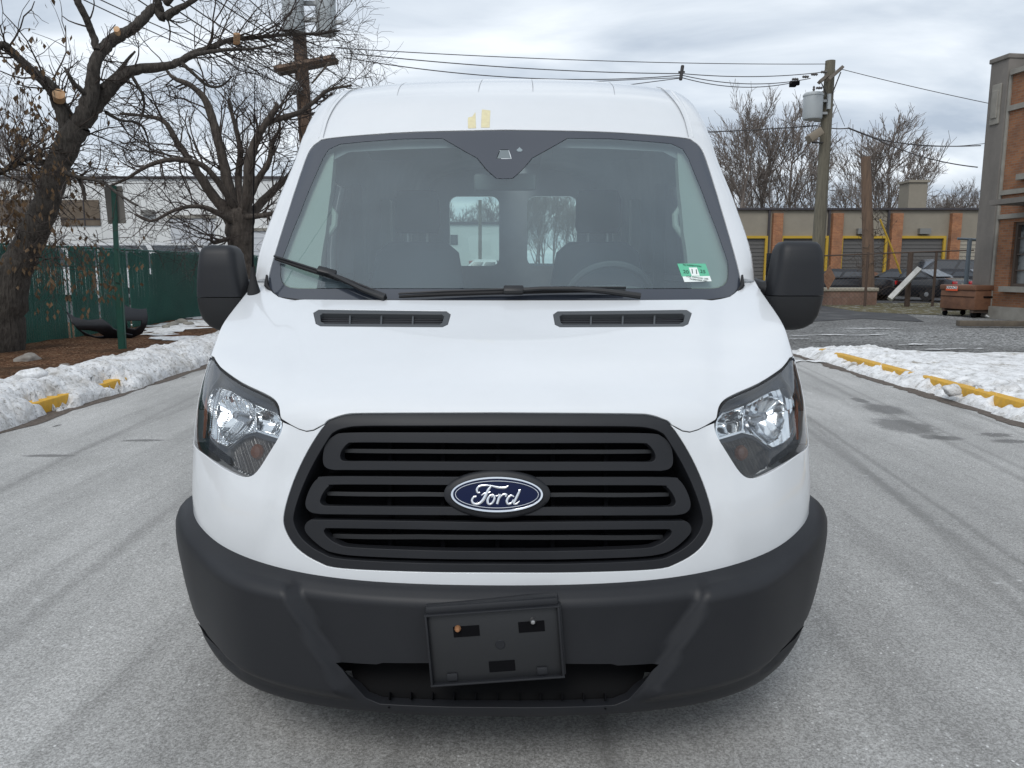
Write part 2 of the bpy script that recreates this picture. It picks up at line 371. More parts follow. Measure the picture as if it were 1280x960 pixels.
# hood -------------------------------------------------------------
rear_px = [(631.5,378.3),(486.7,378),(372,377),(348,370),(337.5,360),(333,346),(326,334),(318,331)]
rear = SF.poly(rear_px, CWS); rear[0] = (0, rear[0][1]); vend = rear[-1][1]
line_av = SF.poly(hoodline, CG+2.5)
hood_half = [(0, gr_av[0][1])]+[q for q in gr_av[1:21]]+list(reversed(line_av[:-1]))+list(reversed(hl_top[:-1]))+[(-1.035, tip[1]+.01), (-1.05, vend)]+list(reversed(rear))
def vent_poly(e=0):
    P = [(398-e,390-e*.6),(558+e,392-e*.6),(563+e,396),(560+e,409),(554,412+e*.6),(402,411+e*.6),(396-e,408),(392-e,394)]
    return P
ventL = [SF.inv(x-627.5, y) for x, y in vent_poly()]
ventR = [(-a, v) for a, v in ventL]
def hood_off(a, v, P):
    x = np.abs(P[..., 0]); y = P[..., 1]
    # two soft raised shoulders running from the lamps to the screen corners
    xl = .62+.20*np.clip((y-.2)/.8, 0, 1); d = x-xl
    o = .010*(1-smooth01((d+.05)/.10))*smooth01((y-.12)/.12)
    return o
mesh_hood = panel('hood', SF, mirror(hood_half), [ventL, ventR], off=hood_off, sp=.022, thick=.03, gap=.0032, m=paint, parent=van)
mesh_hood['label'] = 'smooth white sloping hood with two air slots near the windscreen'
# fascia + front wings ---------------------------------------------
def circ(y, z, r, n=28, a0=0, a1=360): return [(y+r*math.cos(R(a0+(a1-a0)*k/n)), z+r*math.sin(R(a0+(a1-a0)*k/n))) for k in range(n)]
def fascia_off(a, v, P):
    x = np.abs(P[..., 0]); z = P[..., 2]; y = P[..., 1]
    # raised shoulder outside the grille surround
    xe = .60+.06*np.clip((.95-z)/.3, 0, 1); o = .012*smooth01((x-xe)/.06)*smooth01((z-.60)/.14)*(1-smooth01((z-.98)/.06))
    o = o*(1-smooth01((x-.80)/.14))
    return o
low = SF.v_of_z(.50)
front_clip = [(0, low), (-1.055, low), (-1.055, vend), (-1.05, vend), (-1.035, tip[1]+.01)]+hl_top+line_av[1:-1]+[gr_av[20]]+gr_av[21:]
fas_poly = mirror(front_clip)
hlR = [(-a, v) for a, v in hl_av]
mf = panel('front_fascia', SF, fas_poly, [hl_av, hlR], off=fascia_off, sp=.022, thick=.035, gap=.002, m=paint, parent=van)
for sg in (-1, 1):
    t = MB(); t.tube([SF.pos(sg*abs(a), v, -.0045) for a, v in line_av], .0030, 6); t.build('shut_line_shade', blk, van, True)  # black tube painting in the shade of the hood shut line
# side lower skins, doors --------------------------------------------
for sg in (-1, 1):
    S = Side(sg); T = lambda pts: [(y*sg, z) for y, z in pts]
    def archcut(y0, yc, y1, z0, z1, r=.43):
        P = [(y0, z0)]
        if yc: P += [(yc-r, z0)]+[(yc-r*math.cos(R(k)), .36+r*math.sin(R(k))) for k in range(0, 181, 8)]+[(yc+r, z0)]
        return P+[(y1, z0), (y1, z1), (y0, z1)]
    wl = [(.62,.72),(.66,1.15),(.80,1.26),(1.02,1.38),(1.22,1.46),(1.40,1.46),(1.40,.45)]
    wing = [(.60,.60)]+wl[:0]+[(.60,.95),(.66,1.18),(.80,1.27),(1.00,1.37),(1.20,1.455),(1.40,1.455),(1.40,.42),(1.34,.42)]+[(1.00-.0+.40*math.cos(R(k)), .38+.40*math.sin(R(k))) for k in range(0, 150, 8)]
    panel('front_wing', S, T(wing), sp=.04, thick=.02, gap=.002, m=paint, parent=van)
    door = [(1.41,.42),(2.50,.42),(2.50,2.02),(1.78,2.06),(1.62,1.98),(1.41,1.52)]
    win = [(1.56,1.50),(2.42,1.46),(2.42,1.93),(1.85,1.95),(1.72,1.86)]
    dr = panel('front_door', S, T(door), [T(win)], sp=.04, thick=.03, gap=.003, m=paint, parent=van)
    panel('window', S, T(win), off=-.008, sp=.08, thick=0, m=sglass, parent=dr)
    hb = MB(); hb.box((sg*1.065, 2.30, 1.12), (.03, .17, .035), bev=.01); hb.build('handle', plast, dr, True)
    panel('cargo_side', S, T(archcut(2.51, 4.32, LEN, .42, 1.46)), sp=.06, thick=.02, m=paint, parent=van)
    panel('side_moulding', S, T([(1.45,.66),(3.8,.66),(3.8,.78),(1.45,.78)]), off=.012, sp=.08, thick=.02, m=plast, parent=van)
    for wy in (1.00, 4.32):
        w = empty('wheel', (sg*.90, wy, .345)); w.parent = van
        t = MB(); t.lathe([(.20,-.11),(.30,-.115),(.335,-.10),(.345,-.06),(.345,.06),(.335,.10),(.30,.115),(.20,.11)], seg=40, axis='X'); t.build('tyre', rubber, w, True)
        r_ = MB(); r_.lathe([(.02,sg*.06),(.07,sg*.075),(.08,sg*.05),(.17,sg*.03),(.195,sg*.09),(.205,sg*.095),(.205,-sg*.09),(.02,-sg*.09)], seg=32, axis='X'); recalc(r_.build('rim', steel, w, True))
# cab shell: pillars, roof, upper sides -------------------------------
ws_av = SCB.poly(ws_out, CWS, 3, False); ws_av[0] = (0, ws_av[0][1]); ws_av[-1] = (0, ws_av[-1][1])
ws_poly = mirror(ws_av)
v0 = SCB.v_of_z(1.46); vt = SCB.vmax
vs = np.linspace(v0, vt-.004, 60)
amax = [1+LEN-float(pchip(SCB.v, SCB.T[:, 5], q)) for q in vs]
shell_half = [(0, v0)]+[(-a, q) for a, q in zip(amax, vs)]+[(0, vs[-1])]
corner = [(336.7,354),(331,348),(321,343)]
cav = SCB.poly(corner, CWS); 
shell_half = [(0, ws_av[-1][1]+.05)]+[(-.9, ws_av[-1][1]+.03), ws_av[30], cav[0], cav[1], (-.985, SCB.v_of_z(1.425)), (-1.06, SCB.v_of_z(1.44))]+[(-a, q) for a, q in zip(amax, vs)]+[(0, vs[-1])]
def yz(S, y, z, sg): v = S.v_of_z(z); return (sg*(1+y-float(pchip(S.v, S.T[:, 5], v))), v)
holes = [ws_poly]
for sg in (-1, 1):
    holes.append([yz(SCB, y, z, sg) for y, z in densify([(2.50,1.44),(2.50,2.02),(1.78,2.06),(1.62,1.98),(1.43,1.56),(1.41,1.44)], .1)])
def roof_off(a, v, P):
    x = np.abs(P[..., 0]); z = P[..., 2]; y = P[..., 1]
    xg = .80-.05*np.clip((z-2.1)/.3, 0, 1)
    return .006*smooth01((x-xg)/.05)*smooth01((z-2.09)/.04)
panel('roof_and_pillars', SCB, mirror(shell_half), holes, off=roof_off, sp=.028, bsp=.02, thick=.02, gap=.001, m=paint, parent=van)
seam_d = mat('seam_shadow_grey', (.25, .26, .27), .7)
for sg in (-1, 1):
    for pts in ([(405,172),(411,150),(421,131),(436,115),(447,108)], [(551,97.5),(545,103),(541.5,113),(541,121)] if 0 else [(507,102),(500,108),(497,119)], [(603,97.5),(600,106),(599,115)]):
        t = MB(); t.tube([SCB.pos(*SCB.inv(-sg*(x-633), y), .0035 if pts[0][0] < 410 else -.0005) for x, y in [tuple(q) for q in catmull(pts, 5)]], [.001, .002, .002, .001], 6)
        t.build('roof_seam', seam_d if pts[0][0] > 410 else seam_d, van, True)
    t = MB(); t.tube([SCB.pos(*SCB.inv(-sg*(x-633), y), -.002) for x, y in [tuple(q) for q in catmull([(399,172),(405,150),(414,131),(428,115),(440,108)], 5)]], [.004, .010, .011, .006], 8); t.build('roof_rail', paint, van, True)
# windscreen -----------------------------------------------------------
ci = [(631.5,223),(621,222.5),(609,212),(596.5,197),(553,172.5),(500,173.2),(453,176.7),(424,179.5),(410,186),(403,197),(376.7,262),(360,305),(352,328),(351.7,345),(353.5,351),(357.5,355.5),(364,358.3),(374,359.3),(420,359.5),(631.5,359.5)]
ci_av = SCB.poly(ci, CWS); ci_av[0] = (0, ci_av[0][1]); ci_av[-1] = (0, ci_av[-1][1]); clear = mirror(ci_av)
cw = [SCB.inv(x-631.5, y) for x, y in ((626,186.5),(636,186.5),(639.5,197),(622,197))]
wsn = empty('windscreen'); wsn.parent = van; wsn['label'] = 'large raked windscreen with a dark printed border'
panel('clear_glass', SCB, clear, off=-.004, sp=.05, bsp=.02, thick=0, m=glass, parent=wsn)
panel('dark_border', SCB, ws_poly, [clear, cw], off=-.004, sp=.03, bsp=.02, thick=.004, gap=.003, m=frit_m, parent=wsn, flat_rim=True)
panel('camera_window', SCB, cw, off=-.005, sp=.02, thick=0, m=mat('camera_window_grey', (.17, .20, .21), .2), parent=wsn)
dome = [SCB.inv(x-631.5, y) for x, y in ((646,187),(648.5,185),(650,183.3),(651.5,185),(654,187),(652,189),(648,189))]
panel('rain_sensor', SCB, dome, off=-.0025, sp=.02, thick=0, m=mat('sensor_grey', (.25, .30, .32), .2), parent=wsn)
panel('seal', SCB, ws_poly, off=-.030, sp=.08, bsp=.02, thick=0, m=blk, parent=wsn, back=False) if 0 else None
# tape on the forehead ----------------------------------------------
tp = lambda pts: [SCB.inv(x-633, y) for x, y in pts]
panel('masking_tape', SCB, tp([(586.7,147),(592,146),(595.5,140.5),(596.5,160),(587,160.3)]), off=.0012, sp=.02, thick=.001, m=tape_m, parent=van)
panel('masking_tape', SCB, tp([(604,137),(614,138.3),(613.5,159.3),(603.3,159.3)]), off=.0012, sp=.02, thick=.001, m=tape_m, parent=van)
# inspection sticker --------------------------------------------------
st_px = [(848.3,329),(883.5,329),(891.5,351),(857,352)]
grn = mat('sticker_green', (.12, .48, .30), .5); wht = mat('sticker_white', (.8, .85, .82), .5); ink = mat('sticker_ink', (.02, .06, .05), .6)
def bil(u, w): p = [np.array(q) for q in st_px]; return (p[0]*(1-u)+p[1]*u)*(1-w)+(p[3]*(1-u)+p[2]*u)*w
def stq(u0, u1, w0, w1): return [SCB.inv(q[0]-631.5, q[1]) for q in (bil(u0, w0), bil(u1, w0), bil(u1, w1), bil(u0, w1))]
stk = panel('inspection_sticker', SCB, stq(0, 1, 0, .70), off=-.0028, sp=.02, thick=0, m=grn, parent=wsn)
panel('lower_strip', SCB, stq(.02, 1, .70, 1), off=-.0028, sp=.02, thick=0, m=wht, parent=stk)
panel('month_square', SCB, stq(.355, .645, .22, .68), off=-.0022, sp=.02, thick=0, m=wht, parent=stk)
def on_surf(S, av, off, up_v=.01):
    p = S.pos(av[0], av[1], off); n = S.nrm(S.base, np.array(av[0]), np.array(av[1])); q = S.pos(av[0], av[1]+up_v, off)
    y = q-p; y /= np.linalg.norm(y); x = np.cross(y, n); M = Matrix.Identity(4)
    for i in range(3): M[i][0], M[i][1], M[i][2], M[i][3] = x[i], y[i], n[i], p[i]
    return M
for s_, u, w, sz in (('11', .5, .46, .032), ('20', .20, .46, .022), ('25', .80, .46, .022), ('NJ INSPECTION', .5, .12, .010), ('FOR OFFICIAL USE', .53, .79, .010), ('PASSENGER VEH', .54, .92, .009)):
    q = bil(u, w); text('print', s_, sz, on_surf(SCB, SCB.inv(q[0]-631.5, q[1]), -.0015) @ Matrix.Rotation(R(3), 4, 'Z'), ink, stk, ext=.0002, sx=1.1)
# hood vents ------------------------------------------------------------
for sgn in (-1, 1):
    mk = lambda P: [((-1 if sgn > 0 else 1)*a, v) for a, v in [SF.inv(x-627.5, y) for x, y in P]]
    inner = [(403,394),(553,395.5),(556,398),(554,406),(551,408.5),(406,407.5),(401,405),(399.5,397)]
    ve = panel('hood_vent', SF, mk(vent_poly(-.2)), [mk(inner)], off=.009, sp=.015, thick=.02, m=ventpl, parent=van)
    panel('backing', SF, mk(vent_poly(-1)), off=-.018, sp=.03, thick=0, m=blk, parent=ve)
    for k in range(5):
        y0 = 395.6+k*2.5; panel('slat', SF, mk([(401,y0),(555.5,y0+.9),(555.5,y0+1.9),(401,y0+1.0)]), off=-.006, sp=.03, thick=.008, m=plast, parent=ve)
    for x0 in (437, 476.5, 516): panel('divider', SF, mk([(x0-.6,393.5),(x0+.8,393.5),(x0+.8,408),(x0-.6,408)]), off=.002, sp=.03, thick=.01, m=ventpl, parent=ve)
# grille ------------------------------------------------------------------
gr = empty('grille'); gr.parent = van; gr['label'] = 'wide black grille of three looped bars with a blue oval emblem'
gin = [(620,532),(520,532.5),(450,533),(428,535.5),(416,540),(408,548),(389,580),(374,612),(364.5,642),(365,658),(377,677),(400,692.5),(428,700),(526,704.5),(620,705)]
gi_av = SF.poly(gin, CG, 4, False); gi_av[0] = (0, gi_av[0][1]); gi_av[-1] = (0, gi_av[-1][1]); gin_poly = mirror(gi_av)
def frame_off(a, v, P): return np.full(a.shape, -.004)
panel('surround', SF, grille_poly, [gin_poly], off=-.002, sp=.02, bsp=.012, thick=.09, gap=.002, m=plast, parent=gr)
panel('backing', SF, grille_poly, off=-.088, sp=.06, thick=0, m=blk, parent=gr)
def gl(P): q = SF.poly(P, CG, 0); q[0] = (0, q[0][1]); q[-1] = (0, q[-1][1]); return mirror(q)
def rnd(P, per=5):  # round the middle points, keep the ends
    c = catmull(P, per); return [tuple(k) for k in c]
loops = [([(620,541),(500,541),(430,541.6),(414,545),(403,556),(399.5,572),(401.5,583),(412,587.5),(440,587.8),(620,588)],
          [(620,553.5),(500,553),(440,553),(430,555),(423,563),(420.5,571),(423,576.5),(432,578),(460,578),(620,578.5)]),
         ([(620,597.5),(500,597),(405,597),(392,600),(383,612),(377.5,628),(380,638),(392,643),(430,643.8),(620,644.5)],
          [(620,606.5),(500,606),(414,606),(406,608.5),(399,617),(395,627),(398,632.5),(408,634),(450,634.5),(620,635)]),
         ([(620,654.5),(500,653),(398,652),(383,652.5),(376.5,660),(380,670),(398,686),(415,693),(450,697),(540,700),(620,700.5)],
          [(620,664),(500,662.5),(410,661.5),(402,662.5),(400,667),(405,674),(417,682),(440,687),(540,690.5),(620,691)])]
def bar_off(base, top, bot):
    return lambda a, v, P: base+0*a
for o_, i_ in loops: panel('grille_loop', SF, gl(rnd(o_)), [gl(rnd(i_))], off=-.010, sp=.014, bsp=.008, thick=.035, m=plast, parent=gr)
for y0, xl, d in ((563, 421, 4.5), (617, 400, 4.5), (673, 408, 5)):
    panel('grille_slat', SF, gl([(620,y0),(520,y0-.3),(xl,y0-.8),(xl,y0-.8+d),(520,y0+d),(620,y0+d)]), off=-.034, sp=.03, bsp=.02, thick=.02, m=plast2, parent=gr)
for y0, xl, d in ((533.5, 425, 3), (590, 395, 3)):
    panel('grille_slat', SF, gl([(620,y0),(520,y0),(xl,y0),(xl,y0+d),(520,y0+d),(620,y0+d)]), off=-.070, sp=.04, bsp=.02, thick=.02, m=blk, parent=gr)
for x0 in (478, 548, 620):
    for (x0_, x1_) in ({(x0, x0)} if x0 == 620 else {(x0, x0), (1240-x0, 1240-x0)}):
        dd = [(x0_-2.2,528),(x0_+2.2,528),(x0_+2.2,706),(x0_-2.2,706)]
        panel('grille_post', SF, [SF.inv(x-CG, y) for x, y in dd], off=-.066, sp=.04, thick=.02, m=blk, parent=gr)
# emblem
em = empty('emblem'); em.parent = gr
eav = SF.inv(0.001, 618.0); EM = on_surf(SF, (0.0, eav[1]), .0)
def emp(x, y, h): q = EM @ Vector((x, y, h)); return np.array(q)
k = 2.16/962
def ell(rx, ry, n=64): return [(rx*math.cos(2*math.pi*i/n), ry*math.sin(2*math.pi*i/n)) for i in range(n)]
def rings(lst, name, m, closed_top=True):  # list of (rx, ry, h)
    V = []; Fa = []; n = 64
    for rx, ry, h in lst: V += [emp(x, y, h) for x, y in ell(rx, ry, n)]
    for r_ in range(len(lst)-1): Fa += [(r_*n+i, r_*n+(i+1) % n, (r_+1)*n+(i+1) % n, (r_+1)*n+i) for i in range(n)]
    if closed_top: Fa.append([(len(lst)-1)*n+i for i in range(n)])
    return link_mesh(name, V, Fa, m, em, True, angle=50)
rings([(.152,.070,-.03),(.150,.068,-.010),(.140,.060,-.004),(.10,.04,-.003)], 'base_pod', plast)
rings([(.1315,.0515,-.006),(.1315,.0515,.003),(.129,.049,.0065),(.124,.0445,.0065),(.122,.0425,.004)], 'outer_ring', chrome, False)
rings([(.1225,.0430,.004),(.06,.02,.0052),(.001,.001,.0055)], 'blue_field', blue_m)
def tubering(rx, ry, h, r, name, m):
    t = MB(); P = [emp(x, y, h) for x, y in ell(rx, ry, 72)]; t.tube(P+[P[0], P[1]], r, 6, False); return t.build(name, m, em, True)
tubering(.1165, .0375, .0052, .0011, 'inner_ring', chrome)
cs = k/5.333
def st(pts, r): # strokes of the script, in crop pixels round (632,208)
    P = [((x-632)*cs*1.0, -(y-208)*cs*1.04) for x, y in pts]; P = catmull([np.array((p[0], p[1], 0)) for p in P], 7)
    rr = np.interp(np.linspace(0, 1, len(P)), np.linspace(0, 1, len(r)), r)*cs; b = MB(); b.tube([(p[0], p[1], 0) for p in P], rr, 8)
    b.v = [tuple(emp(x, y, .0058+z*.35)) for x, y, z in b.v]; return b
lt = MB()
for pts, r in (([(520,196),(504,196),(498,178),(512,158),(545,150),(590,152),(640,163),(685,164),(708,152)], [4,6,7,7,6,5,8,8,3]),
    ([(592,156),(574,180),(558,212),(538,246),(508,268),(478,266),(466,248),(476,226),(494,222)], [5,9,10,10,8,8,7,6,6]),
    ([(528,214),(548,202),(572,198),(590,190)], [3,5,5,3]),
    ([(606,208),(586,216),(572,238),(572,262),(588,270),(606,256),(616,232),(608,212),(598,226)], [4,6,8,8,6,7,7,5,3]),
    ([(616,214),(632,218),(648,206)], [3,4,3]), ([(656,206),(646,230),(634,268)], [5,8,8]), ([(642,242),(660,218),(680,206),(694,210),(690,222)], [4,5,7,8,5]),
    ([(746,222),(728,214),(708,228),(698,252),(708,268),(728,262),(744,240)], [4,6,8,8,7,6,5]), ([(786,180),(772,208),(756,240),(746,264),(760,268),(782,250)], [6,8,8,7,5,3]), ([(776,182),(790,178)], [4,5])):
    b = st(pts, r); lt.add(b.v, b.f)
lt.build('script_lettering', mat('emblem_silver', (.8, .82, .85), .2, 1), em, True)
# headlights ----------------------------------------------------------------
chr_ = [(265.5,484),(274,480.5),(288,483),(306,492.5),(316,498),(327,502.5),(340,509),(346.5,520),(347,536),(344,546),(331,542),(317,537.5),(304,541),(293,549),(283,556.5),(268,551),(259,542),(255,528),(256,505)]
grow_ = lambda P, dx, s: [(np.mean([q[0] for q in P])+(x-np.mean([q[0] for q in P]))*s-dx, np.mean([q[1] for q in P])+(y-np.mean([q[1] for q in P]))*s) for x, y in P]
bowl1 = [(264,487),(274,482.5),(288,485.5),(304,494),(314.5,500),(316,518),(315,537),(303,540),(293,548),(282,554.5),(269,549.5),(260,541),(256.5,528),(257.5,505)]
bowl2 = [(318,501.5),(328,505.5),(340,512),(345,521),(345.5,535),(343,543.5),(331,539.5),(317,535.5)]
turn = [(285,561),(300,549),(314,543.5),(330,549),(343,552),(345,553),(335,570),(323,588),(314,592.5),(302,590),(284,582)]
ctr = np.mean(chr_, 0); allg = lambda P, dx, s: [tuple(ctr+(np.array(p)-ctr)*s-np.array((dx, 0))) for p in P]
chr_, bowl1, bowl2 = allg(chr_, 5, 1.12), allg(bowl1, 5, 1.12), allg(bowl2, 5, 1.12); turn = allg(turn, 6, 1.04)
for sgn in (-1, 1):
    q_ = lambda P: [((1 if sgn < 0 else -1)*a, v) for a, v in [SF.inv(x-CH, y) for x, y in P]]
    hl = empty('headlight'); hl.parent = van
    shrink = lambda P, e: [tuple(np.array(p)+(np.mean(P, 0)-np.array(p))*e) for p in P]
    full = q_(HL)
    shf = lambda P, s: [(x, y+s) for x, y in P]
    panel('gasket', SF, full, [q_(shf(shrink(HL, .030), 2.0))], off=-.006, sp=.012, thick=.13, gap=.001, m=rubber, parent=hl)
    def deep(a, v, P): return -.055-.0*a
    panel('housing', SF, q_(shrink(HL, .006)), [q_(chr_), q_(turn)], off=-.030, sp=.015, thick=.03, m=lamp_dark, parent=hl)
    panel('housing_back', SF, full, off=-.135, sp=.05, thick=0, m=blk, parent=hl)
    c1 = q_([(281,515)])[0]; c2 = q_([(331,525)])[0]
    def bowl(c, ra, rv, d0, d1, fl, ph):
        def f(a, v, P):
            r2 = np.clip(((a-c[0])/ra)**2+((v-c[1])/rv)**2, 0, 1.0)
            seg_ = np.floor((a-c[0])*fl+.5+ph*np.sign(v-c[1])); tilt = ((a-c[0])*fl+.5+ph*np.sign(v-c[1]))-seg_
            rr = np.floor((v-c[1])*26); t2 = (v-c[1])*26-rr
            return -(d0+(d1-d0)*(1-r2))+(.30/fl)*(tilt-.5)*(1+.7*np.sin(seg_*2.1))
        return f
    panel('reflector', SF, q_(bowl1), off=bowl(c1, .095, .095, .034, .10, 44, .5), sp=.0036, thick=.012, m=refl, parent=hl, bsp=.006)
    panel('reflector', SF, q_(bowl2), off=bowl(c2, .06, .06, .034, .08, 34, .1), sp=.0038, thick=.012, m=refl, parent=hl, bsp=.006)
    panel('bezel', SF, q_(chr_), [q_(bowl1), q_(bowl2)], off=-.028, sp=.012, thick=.012, m=refl, parent=hl, bsp=.008)
    def ribs(a, v, P): return -.045+.004*np.sin((a*.9+v*.45)*620)
    panel('turn_signal', SF, q_(turn), off=ribs, sp=.0035, thick=.02, m=mat('smoked_amber', (.035, .026, .022), .22, spec=.6), parent=hl, bsp=.006)
    panel('tip_backing', SF, q_([(260,446),(274,459),(268,472),(258,486),(247,500),(246,480),(250,460)]), off=-.010, sp=.02, thick=.004, m=lamp_dark, parent=hl)
    tc_ = q_([(311,566)])[0]
    b = MB(); M_ = on_surf(SF, tc_, -.040); b.lathe([(.002,.012),(.018,.008),(.024,0),(.024,-.01)], seg=20); b.v = [tuple(M_ @ Vector(p)) for p in b.v]; b.build('indicator_bulb', amber, hl, True)
    b = MB(); M_ = on_surf(SF, c1, -.090); b.lathe([(.002,.052),(.011,.050),(.015,.038),(.015,.004),(.020,0)], seg=20); b.v = [tuple(M_ @ Vector(p)) for p in b.v]; b.build('bulb_cap', mat('bulb_cap_grey', (.35, .36, .38), .2, .8), hl, True)
    orx = q_([(246,500),(249,492),(249.5,520),(247,548),(245,548),(246,520)])
    panel('side_reflector', SF, orx, off=-.020, sp=.02, thick=.004, m=mat('orange_reflector', (.30, .075, .02), .25), parent=hl)
    panel('lens', SF, q_(shf(shrink(HL, .025), 2.0)), off=-.001, sp=.02, thick=.004, gap=.002, m=lens, parent=hl, bsp=.01)
# bumper -----------------------------------------------------------------------
SB = Surf([(.196,.055,.12,4.6,.965,.66,0),(.206,.022,.14,4.6,.995,.64,0),(.232,.008,.15,4.4,1.028,.62,.005),(.33,-.002,.15,4,1.078,.60,.02),(.45,-.006,.15,4,1.098,.57,.045),(.550,-.007,.15,4,1.106,.55,.088),
 (.560,-.004,.15,4,1.104,.55,.10),(.576,.012,.15,4,1.088,.54,.112),(.590,.034,.15,4,1.060,.53,.118),(.596,.055,.15,4,1.035,.52,.12),(.600,.10,.15,4,1.0,.50,.12)])
def bump_off(a, v, P):
    x = np.abs(P[..., 0]); z = P[..., 2]
    z = z-.10*(x/1.1)**4; xl = .385+(.555-.385)*np.clip((z-.25)/.31, 0, 1.05)
    o = .040*smooth01((x-xl)/.045)*(1-smooth01((x-.70)/.26))*smooth01((z-.235)/.06)*(1-smooth01((z-.545)/.05))
    led = .0*(1-smooth01((x-xl)/.03))*smooth01((z-.527-.010*smooth01((x-.37)/.02))/.012)*(1-smooth01((z-.562)/.02))
    low = -.012*(1-smooth01((z-.262)/.02))*smooth01((x-.78)/.05)*smooth01((z-.22)/.02)
    return o+led+low
intake = [(620,828.5),(560,828.5),(478,829),(470,831),(420,828),(428,838),(442,858),(456,874),(474,881.5),(530,884),(620,885)]
it_av = SB.poly(intake, CG+1); it_av[0] = (0, it_av[0][1]); it_av[-1] = (0, it_av[-1][1]); itp = mirror(it_av)
vb1 = SB.vmax-.001
bmp = panel('front_bumper', SB, [(-1.0,0),(-1.12,.03),(-1.22,.15),(-1.15,vb1*.8),(-1.12,vb1),(1.12,vb1),(1.15,vb1*.8),(1.22,.15),(1.12,.03),(1.0,0)], [itp], off=bump_off, sp=.016, bsp=.014, thick=.03, m=plast, parent=van)
bmp['label'] = 'unpainted charcoal plastic bumper with a slot intake'
panel('intake_lip', SB, [(a*1.10, v+(v-.13)*.25) for a, v in itp], off=lambda a, v, P: -.03-.09*smooth01((P[..., 2]-.22)/.15), sp=.025, thick=0, m=mat('shaded_black_intake_plastic', (.004,.004,.0045), .8, spec=.15), parent=bmp)  # black plastic darkened further to paint in the shade of the recess
for k in range(-5, 6):
    b = MB(); b.box((k*.062, .045, .255), (.003, .05, .02), rot=(R(-35), 0, 0)); b.lathe([(.003,0),(.003,.002)], (k*.062, .022, .232), 8); b.build('rib', blk, bmp)
b = MB(); b.box((0, .24, .36), (1.2, .02, .26)); b.box((0, .3, .50), (1.3, .3, .02)); b.build('backing_beam', blk, bmp)
for sg in (-1, 1):
    P = [SB.inv(sg*x, y) for x, y in ((379,781),(368,795),(350,811),(333,823))]
    t = MB(); t.tube([SB.pos(a, v, -.001) for a, v in P], [.001, .005, .006, .002], 6); t.build('side_slot', blk, bmp, True)
# plate bracket, hanging askew --------------------------------------------------
pb = empty('plate_bracket'); pb.parent = van; pb['label'] = 'empty black number plate bracket hanging askew with two screws'
c_ = np.array((-.004, -.036, .452)); tilt = R(-4.6)
Mb = Matrix.Translation(Vector(c_)) @ Matrix.Rotation(tilt, 4, 'Y') @ Matrix.Rotation(R(-3), 4, 'X')
def bb(name, parts, m, smooth=False, parent=pb):
    b = MB()
    for c, d, *e in parts: b.box(c, d, bev=(e[0] if e else 0))
    b.v = [tuple(Mb @ Vector(p)) for p in b.v]; return b.build(name, m, parent, smooth)
w2, h2 = .182, .100
bb('plate_back', [((0,.012,0), (2*w2, .006, 2*h2), .003)], mat('bracket_plastic', (.016, .017, .019), .4), True)
bb('plate_rim', [((0,.006,h2), (2*w2+.008,.022,.006),.002), ((0,.006,-h2), (2*w2+.008,.022,.006),.002), ((-w2,.006,0), (.006,.022,2*h2),.002), ((w2,.006,0), (.006,.022,2*h2),.002)], plast, True)
bb('top_shroud', [((0,.030,h2+.008), (2*w2+.004,.05,.03),.008), ((w2+.002,.030,0), (.012,.04,2*h2),.003)], plast, True)
for x, z in ((-.075,.045), (.105,.045), (.015,-.062)):
    bb('slot', [((x,.0085,z), (.072,.003,.030))], blk)
for x in (-.125, .125): bb('clip', [((x,.007,-.083), (.03,.006,.022), .003)], plast, True)
for x, z, m_ in ((-.098,.055,rust), (.110,.062,steel)):
    b = MB(); b.lathe([(.001,-.012),(.0055,-.011),(.0075,-.006),(.009,-.003),(.009,.006)], (x, .006, z), 12, 'Y'); b.v = [tuple(Mb @ Vector(p)) for p in b.v]; recalc(b.build('screw', m_, pb, True))
b = MB(); b.lathe([(.001,.0065),(.012,.0065),(.014,.009),(.014,.012)], (.015, 0, 0), 20, 'Y'); b.v = [tuple(Mb @ Vector(p)) for p in b.v]; recalc(b.build('boss', plast, pb, True))
# wipers ------------------------------------------------------------------------
def wpt(px, py, off=.02): a, v = SCB.inv(px-631.5, py); return SCB.pos(a, v, off)
for blade, arm, joint in (([(348,326.5),(380,337),(405,345),(430,352.5),(455,363),(487,375.5)], [(487,379),(460,369.5),(440,360),(418,349)], (414,346.5)),
                          ([(503,374),(560,371),(640,368.5),(720,366.5),(783,366.5)], [(800,376.5),(757,371),(720,368),(680,368),(650,370)], (645,369))):
    wp = empty('wiper'); wp.parent = van
    t = MB(); t.tube([wpt(x, y, .016) for x, y in blade], [.006]+[.009]*(len(blade)-2)+[.006], 6); t.build('blade', rubber, wp, True)
    t = MB(); t.tube([wpt(x, y-1.8, .026) for x, y in blade], .0045, 6); t.build('spoiler', plast, wp, True)
    t = MB(); t.tube([wpt(x, y, .036) for x, y in arm], [.012, .010, .008, .008], 8); t.build('arm', plast2, wp, True)
    t = MB(); c = wpt(*joint, .032); t.box(c, (.075, .03, .026), rot=(R(45), R(15 if joint[0] < 500 else 0), 0), bev=.006); t.build('joint', plast2, wp, True)
# a strip of black cowl between the hood and the glass
t = MB(); t.tube([SCB.pos(a, v, .004) for a, v in [SCB.inv(x, 377.2+(.0 if abs(x) < 250 else -(abs(x)-250)*.12)) for x in range(-280, 281, 20)]], .006, 6); t.build('cowl_seal', rubber, van, True)
for sg in (-1, 1):
    t = MB(); t.tube([SCB.pos(*SCB.inv(sg*x, y), .006) for x, y in ((296,345),(296.5,358),(290,366))], [.004, .009, .004], 6); t.build('corner_clip', rubber, van, True)
